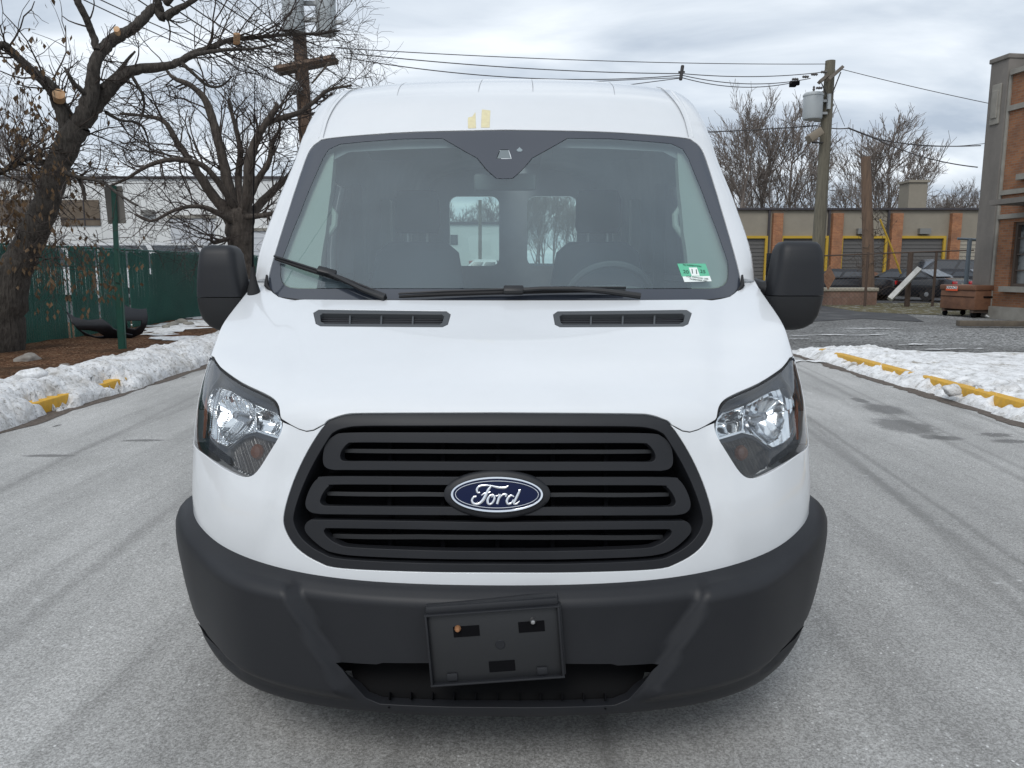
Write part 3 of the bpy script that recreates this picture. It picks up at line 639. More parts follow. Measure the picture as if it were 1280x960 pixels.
# antenna ------------------------------------------------------------------------
A0 = SF.pos(*SF.inv(-313, 366), 0); an = empty('antenna'); an.parent = van
nn = A0
t = MB(); t.lathe([(.026,-.02),(.024,.01),(.014,.045),(.009,.08),(.008,.10)], A0, 16); t.build('antenna_base', rubber, an, True)
t = MB(); t.tube([A0+(0, 0, .09), A0+(.0, .05, .36), A0+(-.004, .15, .86)], [.004, .0025, .0018], 8); t.build('mast', blk, an, True)
# mirrors -------------------------------------------------------------------------
def loft(name, secs, m, parent, smooth=True, n=28):
    """secs: list of (z, xc, yc, hx, hy, power): rounded sections stacked in z"""
    V = []
    for z, xc, yc, hx, hy, pw in secs:
        for k in range(n):
            a = 2*math.pi*k/n; c, s = math.cos(a), math.sin(a)
            V.append((xc+hx*np.sign(c)*abs(c)**(2/pw), yc+hy*np.sign(s)*abs(s)**(2/pw), z))
    L_ = len(secs); Fa = [(i*n+k, i*n+(k+1) % n, (i+1)*n+(k+1) % n, (i+1)*n+k) for i in range(L_-1) for k in range(n)]+[tuple(range(n))[::-1], tuple((L_-1)*n+k for k in range(n))]
    return link_mesh(name, V, Fa, m, parent, smooth, angle=60)
for sg in (-1, 1):
    mr = empty('mirror'); mr.parent = van
    def sec(py, p_in, p_out, yl=1.10, hy=.07, pw=4.5):
        d = yl+VAN_Y; z = float((np.array((0, 0, CAM_H))+ray(640, py)*(d/ray(640, py)[1]))[2])
        dc = d*math.cos(PITCH)-(z-CAM_H)*math.sin(PITCH); x0, x1 = p_in/F_PX*dc, p_out/F_PX*dc
        return (z, sg*(x0+x1)/2, yl, (x1-x0)/2, hy, pw)
    if sg < 0:
        top = [sec(306.5,342,366,hy=.02), sec(307.5,338,371,hy=.045), sec(311,334,375,hy=.06), sec(318,331,377,hy=.072), sec(335,328,378.5,hy=.078), sec(355,324,379.5,hy=.08), sec(370.5,320,379.5,hy=.08)]
        botm = [sec(371.5,314,379.5,hy=.08), sec(385,318,377.5,hy=.078), sec(398,323,373,hy=.072), sec(407,330,365,hy=.06), sec(412,336,356,hy=.045), sec(414,340,350,hy=.025)]
    else:
        top = [sec(302.0,349,382,hy=.02), sec(303,344,387,hy=.045), sec(306.5,341,390,hy=.06), sec(314,338,392,hy=.072), sec(330,335,393,hy=.078), sec(350,331,393.5,hy=.08), sec(368.5,327,393,hy=.08)]
        botm = [sec(369.5,318,393,hy=.08), sec(380,320,391,hy=.078), sec(393,326,387,hy=.072), sec(403,332,381,hy=.06), sec(409,338,371,hy=.045), sec(411.8,344,361,hy=.025)]
    recalc(loft('upper_shell', top, plast, mr)); recalc(loft('lower_shell', botm, plast2, mr))
    g = MB(); g.box((sg*1.15, 1.185, 1.43), (.15, .006, .22)); g.build('mirror_glass', chrome, mr)
    t = MB(); t.tube([(sg*1.00, 1.28, 1.40), (sg*1.06, 1.17, 1.385), (sg*1.14, 1.11, 1.385)], [.055, .045, .04], 12); t.build('arm', plast2, mr, True)
    t = MB(); t.prism([(1.18,1.44),(1.58,1.47),(1.60,1.60),(1.52,1.72)], sg*1.03, sg*1.005, 'X'); recalc(t.build('sail_panel', plast2, mr))
# rear end ---------------------------------------------------------------------------
zz = np.concatenate((np.linspace(.42, 2.3, 14), np.linspace(2.35, 2.495, 8)))
rout = [(0, .42)]+[(-float(W_side(z))-(.035 if z < 1.0 else .035*max(0, (1.5-z)/.5)), z) for z in zz]+[(0, 2.5)]
class Plane:
    vmax = 3
    def __init__(s, y, flip=1): s.y = y; s.f = flip
    def base(s, a, v): a = np.asarray(a, float); v = np.asarray(v, float); return np.stack((-a*s.f, np.full(a.shape, s.y), v), -1)
    nrm = Surf.nrm; pos = Surf.pos
def rr(x0, x1, z0, z1, r=.06, n=5):
    P = []
    for cx, cz, a0 in ((x1-r, z1-r, 0), (x0+r, z1-r, 90), (x0+r, z0+r, 180), (x1-r, z0+r, 270)):
        P += [(cx+r*math.cos(R(a0+90*k/n)), cz+r*math.sin(R(a0+90*k/n))) for k in range(n+1)]
    return P
PR = Plane(LEN); wins = [rr(.14,.64,1.50,2.19,.08), rr(-.64,-.14,1.50,2.19,.08)]
rd = panel('rear_doors', PR, mirror(rout), wins, sp=.08, bsp=.04, thick=.06, m=paint, parent=van)
PI_ = Plane(LEN-.062, -1)
panel('rear_door_lining', PI_, mirror(rout), wins, sp=.08, bsp=.04, thick=0, m=trim_g, parent=rd)
for w_ in wins: panel('rear_window', PR, w_, off=-.03, sp=.1, thick=0, m=sglass, parent=rd)
for sg in (-1, 1):
    b = MB(); b.box((sg*.98, LEN+.02, 1.15), (.09, .05, .5), bev=.015); b.build('tail_light', mat('red_lamp', (.4, .01, .01), .15), van, True)
# interior ------------------------------------------------------------------------------
it = empty('cabin'); it.parent = van
S_in = SCB
vi = np.linspace(SCB.v_of_z(1.40), SCB.vmax-.06, 30)
am = [1+LEN-.1-float(pchip(SCB.v, SCB.T[:, 5], q)) for q in vi]
# inner lining of roof + upper walls (inside skin, seen through the glass)
hin = [(-1.06, vi[0])]+[(-min(a, 4.6), q) for a, q in zip(am, vi)]
li_poly = [(-1.02, vi[0])]+[(-a, q) for a, q in zip(am, vi)][0:]+[(a, q) for a, q in zip(reversed(am), reversed(vi))]+[(1.02, vi[0])]
wsx = [(a*1.0, v) for a, v in mirror(SCB.poly([(631.5,165),(453,172),(410,176),(400,184),(383,215),(366,262),(350,310),(341,345),(340,362),(360,372),(486,380),(631.5,382)], CWS))]
wsx[0] = (0, wsx[0][1])
lin_h = [mirror([(0, SCB.v_of_z(1.30)+.0)]+[(-.9, SCB.v_of_z(1.31))]+SCB.poly([(352,345),(372,290),(395,225),(412,190),(430,181),(500,177),(631.5,174)], CWS))]
dh = [[yz(SCB, y, z, sg) for y, z in densify([(2.42,1.44),(2.42,1.93),(1.85,1.95),(1.72,1.86),(1.50,1.44)], .1)] for sg in (-1, 1)]
panel('lining', SCB, li_poly, lin_h+dh, off=-.045, sp=.06, bsp=.03, thick=0, m=trim_g, parent=it)
for sg in (-1, 1):
    S = Side(sg)
    panel('side_lining', S, [(y*sg, z) for y, z in ((1.3,.45),(LEN-.1,.45),(LEN-.1,1.44),(1.3,1.44))], off=-.05, sp=.12, thick=0, m=trim_g, parent=it)
    # pale pillar trim along the inside of the windscreen edge
    fl = lambda P: [(sg*abs(a), v) for a, v in P]
    panel('pillar_trim', SCB, fl(SCB.poly([(340,352),(352,300),(372,245),(392,190),(412,184),(409,232),(403,285),(397,330),(392,357)], CWS)), off=-.035, sp=.04, thick=.03, m=trim_l, parent=it)
    t = MB(); t.tube([SCB.pos(*SCB.inv(sg*x, y), -.075) for x, y in ((228,243),(221,255),(222,268),(232,283))], [.010, .014, .014, .010], 8); t.build('grab_handle', trim_l, it, True)
    for y_ in (2.55, 3.5, 4.5):
        t = MB(); t.prism([(y_-.06,.45),(y_+.06,.45),(y_+.06,1.95),(y_-.06,1.95)], sg*.90, sg*.84, 'X'); recalc(t.build('wall_rib', trim_l if y_ > 3 else trim_g, it))
    # seats
    cx = sg*.47
    s_ = empty('seat'); s_.parent = it
    recalc(loft('backrest', [(.78,cx,1.92,.25,.09,4),(1.1,cx,1.98,.25,.085,4),(1.40,cx,2.04,.245,.075,4),(1.56,cx,2.07,.215,.06,3.5),(1.615,cx,2.08,.15,.04,3)], seatm, s_))
    recalc(loft('headrest', [(1.66,cx,2.07,.105,.04,4),(1.69,cx,2.06,.118,.055,4),(1.83,cx,2.06,.115,.055,4),(1.875,cx,2.065,.10,.04,4)], seatm, s_))
    for k in (-.05, .05): t = MB(); t.tube([(cx+k, 2.075, 1.58), (cx+k, 2.075, 1.70)], .007, 8); t.build('headrest_post', steel, s_, True)
    b = MB(); b.box((cx, 1.72, .76), (.5, .5, .14), bev=.04); b.build('cushion', seatm, s_, True)
b = MB(); b.box((0, 3.6, .44), (1.9, 4.5, .04)); b.build('floor_mat', mat('cargo_floor', (.05, .05, .055), .8), it)
# dashboard
D = []
for x in np.linspace(-.93, .93, 25):
    hump = .035*math.exp(-((x-.45)/.20)**2)
    D.append([(x, .80+.15*x*x, 1.27), (x, .95+.15*x*x, 1.335), (x, 1.12+.1*x*x, 1.368+hump*.4), (x, 1.28, 1.375+hump), (x, 1.36, 1.345+hump*.6), (x, 1.39, 1.24), (x, 1.36, .9)])
V = [p for r_ in D for p in r_]; n_ = 7
o = link_mesh('dashboard', V, [(i*n_+j, i*n_+j+1, (i+1)*n_+j+1, (i+1)*n_+j) for i in range(24) for j in range(6)], mat('dashboard_plastic', (.15, .17, .175), .55, bump=.2, bscale=500), it, True); recalc(o)
b = MB(); b.box((-.03, 1.16, 1.382), (.46, .16, .022), bev=.01); b.box((-.03, 1.12, 1.395), (.25, .03, .008)); b.build('dash_tray', trim_d, it, True)
M_ = Matrix.Translation((.47, 1.50, 1.335)) @ Matrix.Rotation(R(-58), 4, 'X') @ Matrix.Diagonal((1, 1, 1, 1))
t = MB(); P = [M_ @ Vector((.19*math.cos(q), .19*math.sin(q), 0)) for q in np.linspace(0, 2*math.pi, 40)]; t.tube([tuple(p) for p in P]+[tuple(P[1])], .017, 8, False)
sw = t.build('steering_wheel', trim_d, it, True)
t = MB(); t.tube([tuple(M_ @ Vector((-.18, 0, 0))), tuple(M_ @ Vector((0, 0, .02))), tuple(M_ @ Vector((.18, 0, 0)))], [.02, .05, .02], 8); t.build('spokes', trim_d, sw, True)
t = MB(); p0 = SCB.pos(*SCB.inv(0, 205), -.02); cm = p0+np.array((0, .09, -.045)); t.tube([p0, cm], .012, 8); t.build('mirror_stalk', trim_d, it, True)
b = MB(); b.box(cm+(0, .0, -.005), (.27, .03, .072), bev=.015); b.build('inside_mirror', mat('mirror_back_grey', (.15, .165, .17), .5), it, True)
for sg in (-1, 1):
    b = MB(); b.box((sg*.42, 1.62, 2.005), (.42, .16, .02), rot=(R(-12), 0, 0), bev=.008); b.build('sun_visor', mat('pale_visor', (.30, .32, .32), .8), it, True)
b = MB(); b.box((0, 3.2, .33), (1.7, 5.2, .16)); b.box((0, .9, .6), (1.4, .9, .5)); b.box((0, 1.02, .34), (1.6, .1, .1)); b.build('underbody', blk, van)
# ================================================================ GROUND
from mathutils import noise as mn
def fbm(x, y, z=0., o=4):
    return mn.fractal(Vector((x, y, z)), .9, 2.1, o)
def nodemat(name, rough=.85, spec=.3):
    m = bpy.data.materials.new(name); m.use_nodes = True; b = m.node_tree.nodes['Principled BSDF']; b.inputs['Roughness'].default_value = rough; b.inputs['Specular IOR Level'].default_value = spec
    return m, m.node_tree, b
class NG:
    def __init__(s, nt): s.nt = nt; s.L = nt.links.new; s.tc = nt.nodes.new('ShaderNodeTexCoord')
    def map(s, sc=(1,1,1), rot=0, loc=(0,0,0), src='Object'):
        n = s.nt.nodes.new('ShaderNodeMapping'); n.inputs['Scale'].default_value = sc; n.inputs['Rotation'].default_value = (0, 0, rot); n.inputs['Location'].default_value = loc
        s.L(s.tc.outputs[src], n.inputs[0]); return n.outputs[0]
    def noise(s, scale, vec=None, detail=5, rough=.55, dist=0):
        n = s.nt.nodes.new('ShaderNodeTexNoise'); n.inputs['Scale'].default_value = scale; n.inputs['Detail'].default_value = detail; n.inputs['Roughness'].default_value = rough; n.inputs['Distortion'].default_value = dist
        s.L(vec or s.map(), n.inputs['Vector']); return n.outputs[0]
    def vor(s, scale, vec=None, feat='F1', out='Distance'):
        n = s.nt.nodes.new('ShaderNodeTexVoronoi'); n.feature = feat; n.inputs['Scale'].default_value = scale; s.L(vec or s.map(), n.inputs['Vector']); return n.outputs[out]
    def ramp(s, fac, stops, const=False):
        n = s.nt.nodes.new('ShaderNodeValToRGB'); e = n.color_ramp.elements
        if const: n.color_ramp.interpolation = 'CONSTANT'
        while len(e) < len(stops): e.new(.5)
        for k, (p, c) in enumerate(stops): e[k].position = p; e[k].color = (*c, 1) if len(c) == 3 else c
        s.L(fac, n.inputs[0]); return n.outputs[0]
    def mix(s, f, a, b, mode='MIX'):
        n = s.nt.nodes.new('ShaderNodeMix'); n.data_type = 'RGBA'; n.blend_type = mode; n.clamp_factor = True
        for i, q in ((0, f), (6, a), (7, b)):
            if isinstance(q, (int, float)): n.inputs[i].default_value = q
            elif isinstance(q, tuple): n.inputs[i].default_value = (*q, 1)
            else: s.L(q, n.inputs[i])
        return n.outputs[2]
    def bump(s, h, strength, dist, b, prev=None):
        n = s.nt.nodes.new('ShaderNodeBump'); n.inputs['Strength'].default_value = strength; n.inputs['Distance'].default_value = dist; s.L(h, n.inputs['Height'])
        if prev is not None: s.L(prev, n.inputs['Normal'])
        s.L(n.outputs[0], b.inputs['Normal']); return n.outputs[0]
g3 = lambda v, t=0: (v*(1+t), v, v*(1-t))
# -- salted, icy road
rm, nt, b = nodemat('salted_road', .62, .4); G = NG(nt)
spk = G.noise(125, detail=6, rough=.9); big = G.noise(.5, G.map((1, .5, 1), R(6)), 7, .68, .4); strk = G.noise(1.6, G.map((2.6, .22, 1), R(3)), 7, .70, .5)
med = G.noise(11, detail=6, rough=.7); lane = G.noise(1.0, G.map((1.5, .05, 1), R(2)), 4, .6)
c = G.ramp(spk, [(.38, (.13,.126,.118)), (.50, (.33,.325,.31)), (.60, (.58,.575,.56))])
c = G.mix(G.ramp(big, [(.42, (0,0,0)), (.66, (1,1,1))]), c, G.ramp(spk, [(.37, (.20,.196,.186)), (.50, (.45,.445,.43)), (.59, (.74,.735,.72))]))
c = G.mix(G.ramp(strk, [(.50, (0,0,0)), (.70, (.45,.45,.45))]), c, G.ramp(spk, [(.38, (.08,.077,.072)), (.5, (.19,.185,.175)), (.62, (.38,.375,.36))]))
c = G.mix(G.ramp(med, [(.62, (0,0,0)), (.72, (.75,.75,.75))]), c, (.72,.72,.71))
crk = G.vor(.33, G.map((1, .6, 1), .4, (0,0,0)), 'DISTANCE_TO_EDGE'); cn_ = nt.nodes.new('ShaderNodeMath'); cn_.operation = 'MULTIPLY_ADD'; nt.links.new(med, cn_.inputs[0]); cn_.inputs[1].default_value = -.05; nt.links.new(crk, cn_.inputs[2])
c = G.mix(G.ramp(cn_.outputs[0], [(.0, (.0,.0,.0)), (.004, (0,0,0))]), c, (.12,.115,.11))
c = G.mix(G.ramp(lane, [(.42, (.86,.86,.86)), (.60, (1,1,1))]), (0,0,0), c)
for px_, py_, ga, gb in ((1106,511,.26,.42),(1130,532,.34,.50),(1166,546,.16,.14),(1186,547,.18,.12),(1245,543,.2,.12),(1262,551,.22,.10),(178,550,.26,.06),(60,569,.26,.06),(1075,500,.1,.25)):
    gx_, gy_ = gnd(px_, py_)[:2]
    mp_ = nt.nodes.new('ShaderNodeMapping'); mp_.inputs['Location'].default_value = (-gx_/ga, -gy_/gb, 0); mp_.inputs['Scale'].default_value = (1/ga, 1/gb, 1); nt.links.new(G.tc.outputs['Object'], mp_.inputs[0])
    ln_ = nt.nodes.new('ShaderNodeVectorMath'); ln_.operation = 'LENGTH'; nt.links.new(mp_.outputs[0], ln_.inputs[0]); ad_ = nt.nodes.new('ShaderNodeMath'); ad_.operation = 'ADD'; nt.links.new(ln_.outputs['Value'], ad_.inputs[0]); nt.links.new(med, ad_.inputs[1]); hf_ = nt.nodes.new('ShaderNodeMath'); hf_.operation = 'MULTIPLY'; hf_.inputs[1].default_value = .4; nt.links.new(ad_.outputs[0], hf_.inputs[0])
    c = G.mix(G.ramp(hf_.outputs[0], [(.42, (.72,.72,.72)), (.56, (0,0,0))]), c, (.10,.098,.094))
vs_ = G.vor(1.15, G.map((1.6, .6, 1), .3)); c = G.mix(G.ramp(vs_, [(.035, (1,1,1)), (.06, (0,0,0))]), c, (.09,.088,.085))
slt = G.ramp(G.vor(34, G.map((1, .8, 1))), [(.10, (.8,.8,.8)), (.17, (0,0,0))]); slt = G.mix(G.ramp(G.noise(2.2, detail=5), [(.48, (0,0,0)), (.60, (1,1,1))]), (0,0,0), slt); c = G.mix(slt, c, (.80,.80,.79))
def band(c, x0, k, w, amt, kk=0.):
    sp_ = nt.nodes.new('ShaderNodeSeparateXYZ'); nt.links.new(G.tc.outputs['Object'], sp_.inputs[0]); A_ = nt.nodes.new('ShaderNodeMath'); A_.operation = 'MULTIPLY_ADD'; nt.links.new(sp_.outputs[1], A_.inputs[0]); A_.inputs[1].default_value = -k; nt.links.new(sp_.outputs[0], A_.inputs[2])
    q2 = nt.nodes.new('ShaderNodeMath'); q2.operation = 'MULTIPLY'; nt.links.new(sp_.outputs[1], q2.inputs[0]); nt.links.new(sp_.outputs[1], q2.inputs[1]); A2 = nt.nodes.new('ShaderNodeMath'); A2.operation = 'MULTIPLY_ADD'; nt.links.new(q2.outputs[0], A2.inputs[0]); A2.inputs[1].default_value = -kk; nt.links.new(A_.outputs[0], A2.inputs[2])
    D_ = nt.nodes.new('ShaderNodeMath'); D_.operation = 'SUBTRACT'; nt.links.new(A2.outputs[0], D_.inputs[0]); D_.inputs[1].default_value = x0; E_ = nt.nodes.new('ShaderNodeMath'); E_.operation = 'ABSOLUTE'; nt.links.new(D_.outputs[0], E_.inputs[0])
    F_ = nt.nodes.new('ShaderNodeMath'); F_.operation = 'MULTIPLY_ADD'; nt.links.new(med, F_.inputs[0]); F_.inputs[1].default_value = w*1.6; nt.links.new(E_.outputs[0], F_.inputs[2])
    return G.mix(G.ramp(F_.outputs[0], [(w*1.1, (amt,)*3), (w*2.1, (0,0,0))]), c, (.13,.127,.12))
for a_ in ((2.05,.10,.05,.42,.0),(2.22,.10,.03,.4,.0),(3.1,.10,.05,.38,.0),(3.27,.10,.03,.3,.0),(-1.9,-.05,.05,.28,.0),(-3.1,-.07,.04,.25,.0),(1.6,.22,.04,.3,-.006),(3.4,.22,.04,.3,-.006),(.3,.0,.05,.4,.0),(-.35,.0,.05,.25,.0)): c = band(c, a_[0], a_[1], a_[2], a_[3], a_[4])
sx_ = nt.nodes.new('ShaderNodeSeparateXYZ'); nt.links.new(G.tc.outputs['Object'], sx_.inputs[0]); md_ = nt.nodes.new('ShaderNodeMath'); md_.operation = 'MULTIPLY_ADD'; nt.links.new(big, md_.inputs[0]); md_.inputs[1].default_value = 5.0; nt.links.new(sx_.outputs[0], md_.inputs[2])
c = G.mix(G.ramp(md_.outputs[0], [(.0, (0,0,0)), (1., (1,1,1))]), c, c) if 0 else c
nt.links.new(c, b.inputs['Base Color']); p1_ = G.bump(spk, .55, .004, b); G.bump(med, .4, .012, b, p1_)
rr_ = G.ramp(big, [(.35, (.50,)*3), (.65, (.75,)*3)]); nt.links.new(rr_, b.inputs['Roughness'])
# -- gravel lot / ground
gm, nt, b = nodemat('gravel_ground', .9, .2); G = NG(nt)
v1 = G.vor(26, out='Color'); v2 = G.vor(26); sp = G.noise(70, detail=5, rough=.7); bg_ = G.noise(.22, detail=5, rough=.6, dist=.5); dk = G.noise(1.1, G.map((.5, 1.6, 1), .4), 5, .65, .5)
sepc = nt.nodes.new('ShaderNodeSeparateColor'); nt.links.new(v1, sepc.inputs[0])
c = G.ramp(sepc.outputs[0], [(.0, (.09,.092,.092)), (.5, (.21,.213,.21)), (1., (.50,.505,.50))])
c = G.mix(G.ramp(bg_, [(.42, (0,0,0)), (.6, (1,1,1))]), c, G.ramp(sepc.outputs[1], [(0, (.06,.06,.058)), (1, (.26,.26,.255))]))
c = G.mix(G.ramp(dk, [(.60, (0,0,0)), (.70, (.8,.8,.8))]), c, (.075,.07,.062))
nt.links.new(c, b.inputs['Base Color']); G.bump(v2, .8, .03, b)
# -- dark asphalt
am_, nt, b = nodemat('dark_asphalt', .8, .3); G = NG(nt); c = G.ramp(G.noise(90, detail=4, rough=.7), [(.3, (.028,.028,.03)), (.7, (.085,.085,.088))]); c = G.mix(G.ramp(G.noise(1.2, detail=4), [(.5, (0,0,0)), (.65, (.7,.7,.7))]), c, (.11,.11,.108))
nt.links.new(c, b.inputs['Base Color'])
# -- mulch
mm_, nt, b = nodemat('wood_mulch', .95, .1); G = NG(nt); ch = G.vor(34, G.map((1, 2.6, 1), .7), out='Color'); s2 = nt.nodes.new('ShaderNodeSeparateColor'); nt.links.new(ch, s2.inputs[0])
c = G.ramp(s2.outputs[0], [(0, (.045,.022,.013)), (.5, (.15,.075,.042)), (.85, (.26,.145,.085)), (1, (.42,.30,.20))]); c = G.mix(G.ramp(G.noise(1.4), [(.45, (0,0,0)), (.65, (.8,.8,.8))]), c, G.ramp(s2.outputs[1], [(0, (.03,.02,.014)), (1, (.11,.07,.045))]))
nt.links.new(c, b.inputs['Base Color']); G.bump(G.vor(34, G.map((1, 2.6, 1), .7)), .9, .03, b)
# -- dirty snow
sm_, nt, b = nodemat('dirty_snow', .55, .35); G = NG(nt); n1 = G.noise(3.2, detail=7, rough=.68, dist=.3); n2 = G.noise(22, detail=6, rough=.75)
c = G.ramp(n1, [(.30, (.36,.335,.30)), (.42, (.66,.65,.635)), (.56, (.85,.855,.86))]); c = G.mix(G.ramp(n2, [(.36, (.85,.85,.85)), (.46, (0,0,0))]), c, (.26,.235,.20))
nt.links.new(c, b.inputs['Base Color']); q = G.bump(n2, .9, .03, b); G.bump(G.vor(17), .5, .03, b, q); b.inputs['Subsurface Weight'].default_value = .0
cs_, nt, b = nodemat('clean_snow', .6, .3); G = NG(nt); c = G.ramp(G.noise(7, detail=8, rough=.8), [(.36, (.42,.41,.39)), (.46, (.66,.66,.655)), (.56, (.82,.825,.83))]); c = G.mix(G.ramp(G.noise(1.7, G.map((.5, 1.4, 1)), 8, .8), [(.57, (0,0,0)), (.64, (.8,.8,.8))]), c, (.23,.195,.14)); nt.links.new(c, b.inputs['Base Color']); G.bump(G.noise(18, detail=6), .7, .03, b)
# -- dead grass
dg_, nt, b = nodemat('dead_grass', .95, .1); G = NG(nt); c = G.ramp(G.noise(38, G.map((1, .5, 1)), 6, .75), [(.32, (.045,.038,.022)), (.5, (.13,.115,.065)), (.66, (.27,.24,.16))]); c = G.mix(G.ramp(G.noise(3, detail=6, rough=.7), [(.56, (0,0,0)), (.63, (1,1,1))]), c, (.55,.56,.56))
nt.links.new(c, b.inputs['Base Color']); G.bump(G.noise(50), .8, .04, b)

def sheet(name, pts, z, m, kind='structure', label=None):
    b_ = MB(); b_.add([(x, y, z) for x, y in pts], [tuple(range(len(pts)))]); o = b_.build(name, m); tag(o, label, None, None, kind); return recalc(o)
sheet('ground', [(-500, -80), (500, -80), (500, 1200), (-500, 1200)], -.012, gm)
XL, XR = -4.68, 4.92
sheet('road', [(XL-.3, -40), (XR+.15, -40), (XR+.15, 140), (XL-.3, 140)], -.004, rm)
sheet('driveway', [tuple(gnd(x, y)[:2]) for x, y in ((965,407),(1010,402),(1080,398),(1130,401),(1155,402),(1130,391),(1092,381),(1066,372),(1060,367.5),(1004,366.5),(985,372),(962,385))], -.001, am_)
sheet('yard_ground', [(-90, 4), (-8.9, 4), (-8.9, 140), (-90, 140)], -.003, am_)
sheet('grass_verge', [(11.9, 26.6), (12.8, 25.2), (15.0, 23.6), (22, 23.2), (30, 23.6), (30, 33), (12.6, 33)], .002, dg_)
sheet('parking_lot', [(9, 33.2), (45, 33.2), (45, 50), (9, 50)], .004, am_)

def height_grid(name, x0, x1, y0, y1, nx, ny, f, m, kind, keep=None, label=None):
    X = np.linspace(x0, x1, nx); Y = np.array([y0+(y1-y0)*(k/(ny-1))**1.6 for k in range(ny)]); V = []; Fa = []
    for y in Y:
        for x in X: V.append((x, y, f(x, y)))
    for j in range(ny-1):
        for i in range(nx-1):
            q = (j*nx+i, j*nx+i+1, (j+1)*nx+i+1, (j+1)*nx+i)
            if max(V[k][2] for k in q) > -.05: Fa.append(q)
    return tag(link_mesh(name, V, Fa, m, None, True), label, None, None, kind)
# kerbs under the snow
yel = mat('yellow_kerb_paint', (.72, .40, .03), .7, col2=(.55, .32, .05), scale=20, bump=.3, bscale=60)
conc = mat('kerb_concrete', (.36, .35, .33), .85, col2=(.25, .245, .23), scale=12, bump=.4, bscale=60)
kb = MB(); kb.box((XL-.22, 22, .055), (.16, 60, .15), bev=.02); ko = kb.build('kerb', yel, None, True); tag(ko, kind='structure')
kpts = [(XR+.75, -6.), (XR+.75, 9.5), (XR+.62, 11.8), (XR+.15, 13.4)]
kb = MB(); kb.box((XR+.30, 3.2, .06), (.16, 19.4, .17), bev=.045); ko = kb.build('kerb', yel, None, True); tag(ko, kind='structure')
for sx, xx in ((1, XL), (-1, XR+.12)):   # grit and leaf litter along the foot of the snow
    b_ = MB(); V = []; ys = np.linspace(4, 34 if sx > 0 else 13.4, 160)
    for y_ in ys: V += [(xx-sx*.25, y_, .0005), (xx+sx*((.10 if sx > 0 else .24)+.09*fbm(y_*1.7, 2.)+.04*fbm(y_*7, 3.)), y_, .0005)]
    b_.add(V, [(2*i, 2*i+1, 2*i+3, 2*i+2) for i in range(len(ys)-1)]); o = b_.build('gutter_grit', mat('gutter_grit_brown', (.05, .038, .028), .95, col2=(.16, .13, .11), scale=30, bump=.8, bscale=60)); tag(o, 'dark grit and leaf litter along the foot of the snow', None, None, 'stuff')
# left snow bank
dips = [(gnd(px, py, .12), r) for px, py, r in ((33,503,.10),(50,500,.12),(66,495,.14),(126,479,.22),(141,475,.26),(133,477,.18))]
def bankL(x, y):
    t = (x-(XL-.05)); w = 1.05+.22*fbm(y*.5, 3.3); u = -t/w
    wob = .10*fbm(y*.9, 7.7, 0, 3); u = (-(x-XL)+wob)/w
    if u <= 0 or u > 1.25: return -.08
    h = .24*(min(1, u/.30))**.7*(1-smooth01((u-.72)/.5))+.05
    h += .055*fbm(x*3.5, y*2.6)+.03*fbm(x*11, y*9)+.012*fbm(x*30, y*26)
    for p, r in dips:
        d2 = ((y-p[1])/r)**2+((x-(XL-.18))/.14)**2; h -= .165*math.exp(-d2*1.1)*(.9+1.5*fbm(x*12, y*9, 2.))
    return h-.06*(u > 1.0)
height_grid('snow_bank', -6.6, -4.3, 2.4, 34, 64, 600, bankL, sm_, 'stuff', label='lumpy grey roadside snow bank on the left kerb')
# mulch berm on the left
def berm(x, y):
    e = smooth01((-5.3-x)/.8); return .16*e+.04*fbm(x*.7, y*.5)+.02*fbm(x*4, y*4)-.10*(1-e)
height_grid('mulch_berm', -11, -5.0, 1.5, 46, 60, 230, berm, mm_, 'structure')
# right verge snow: wide and thin, kerb showing through
ydip = [gnd(px, py, .14) for px, py in ((1078,447),(1090,450),(1102,453),(1115,457),(1128,462),(1183,478),(1200,482),(1215,486),(1245,494),(1262,497),(1277,500),(1135,464))]
def bankR(x, y):
    u = (x-XR+.10*fbm(y*.8, 1.2))/.9
    if u <= 0: return -.08
    edge = 13.9+.5*fbm(x*.8, 9.1)-.10*(x-5)
    if y > edge: return -.08
    h = .14*min(1, u/.28)**.8+.035*smooth01((u-.3)/.5)*(1-smooth01((u-1.0)/1.2))-.15*smooth01((u-1.1)/1.5)
    h += .05*fbm(x*2.6, y*2.4)+.028*fbm(x*9, y*9)+.010*fbm(x*28, y*26)
    if u > 1.6: h = .03+.05*fbm(x*.9, y*1.3, 4.)+.015*fbm(x*9, y*9)
    for p in ydip:
        h -= .078*math.exp(-((y-p[1])/.20)**2-((x-(XR+.30))/.13)**2)*(.85+1.9*fbm(x*11, y*9, 5.))
    h *= 1-smooth01((y-edge+.7)/.7)*.8
    return h
height_grid('snow_bank', 4.6, 15, 5.0, 14.6, 190, 300, bankR, cs_, 'stuff', label='bright patchy snow over the right kerb and verge')
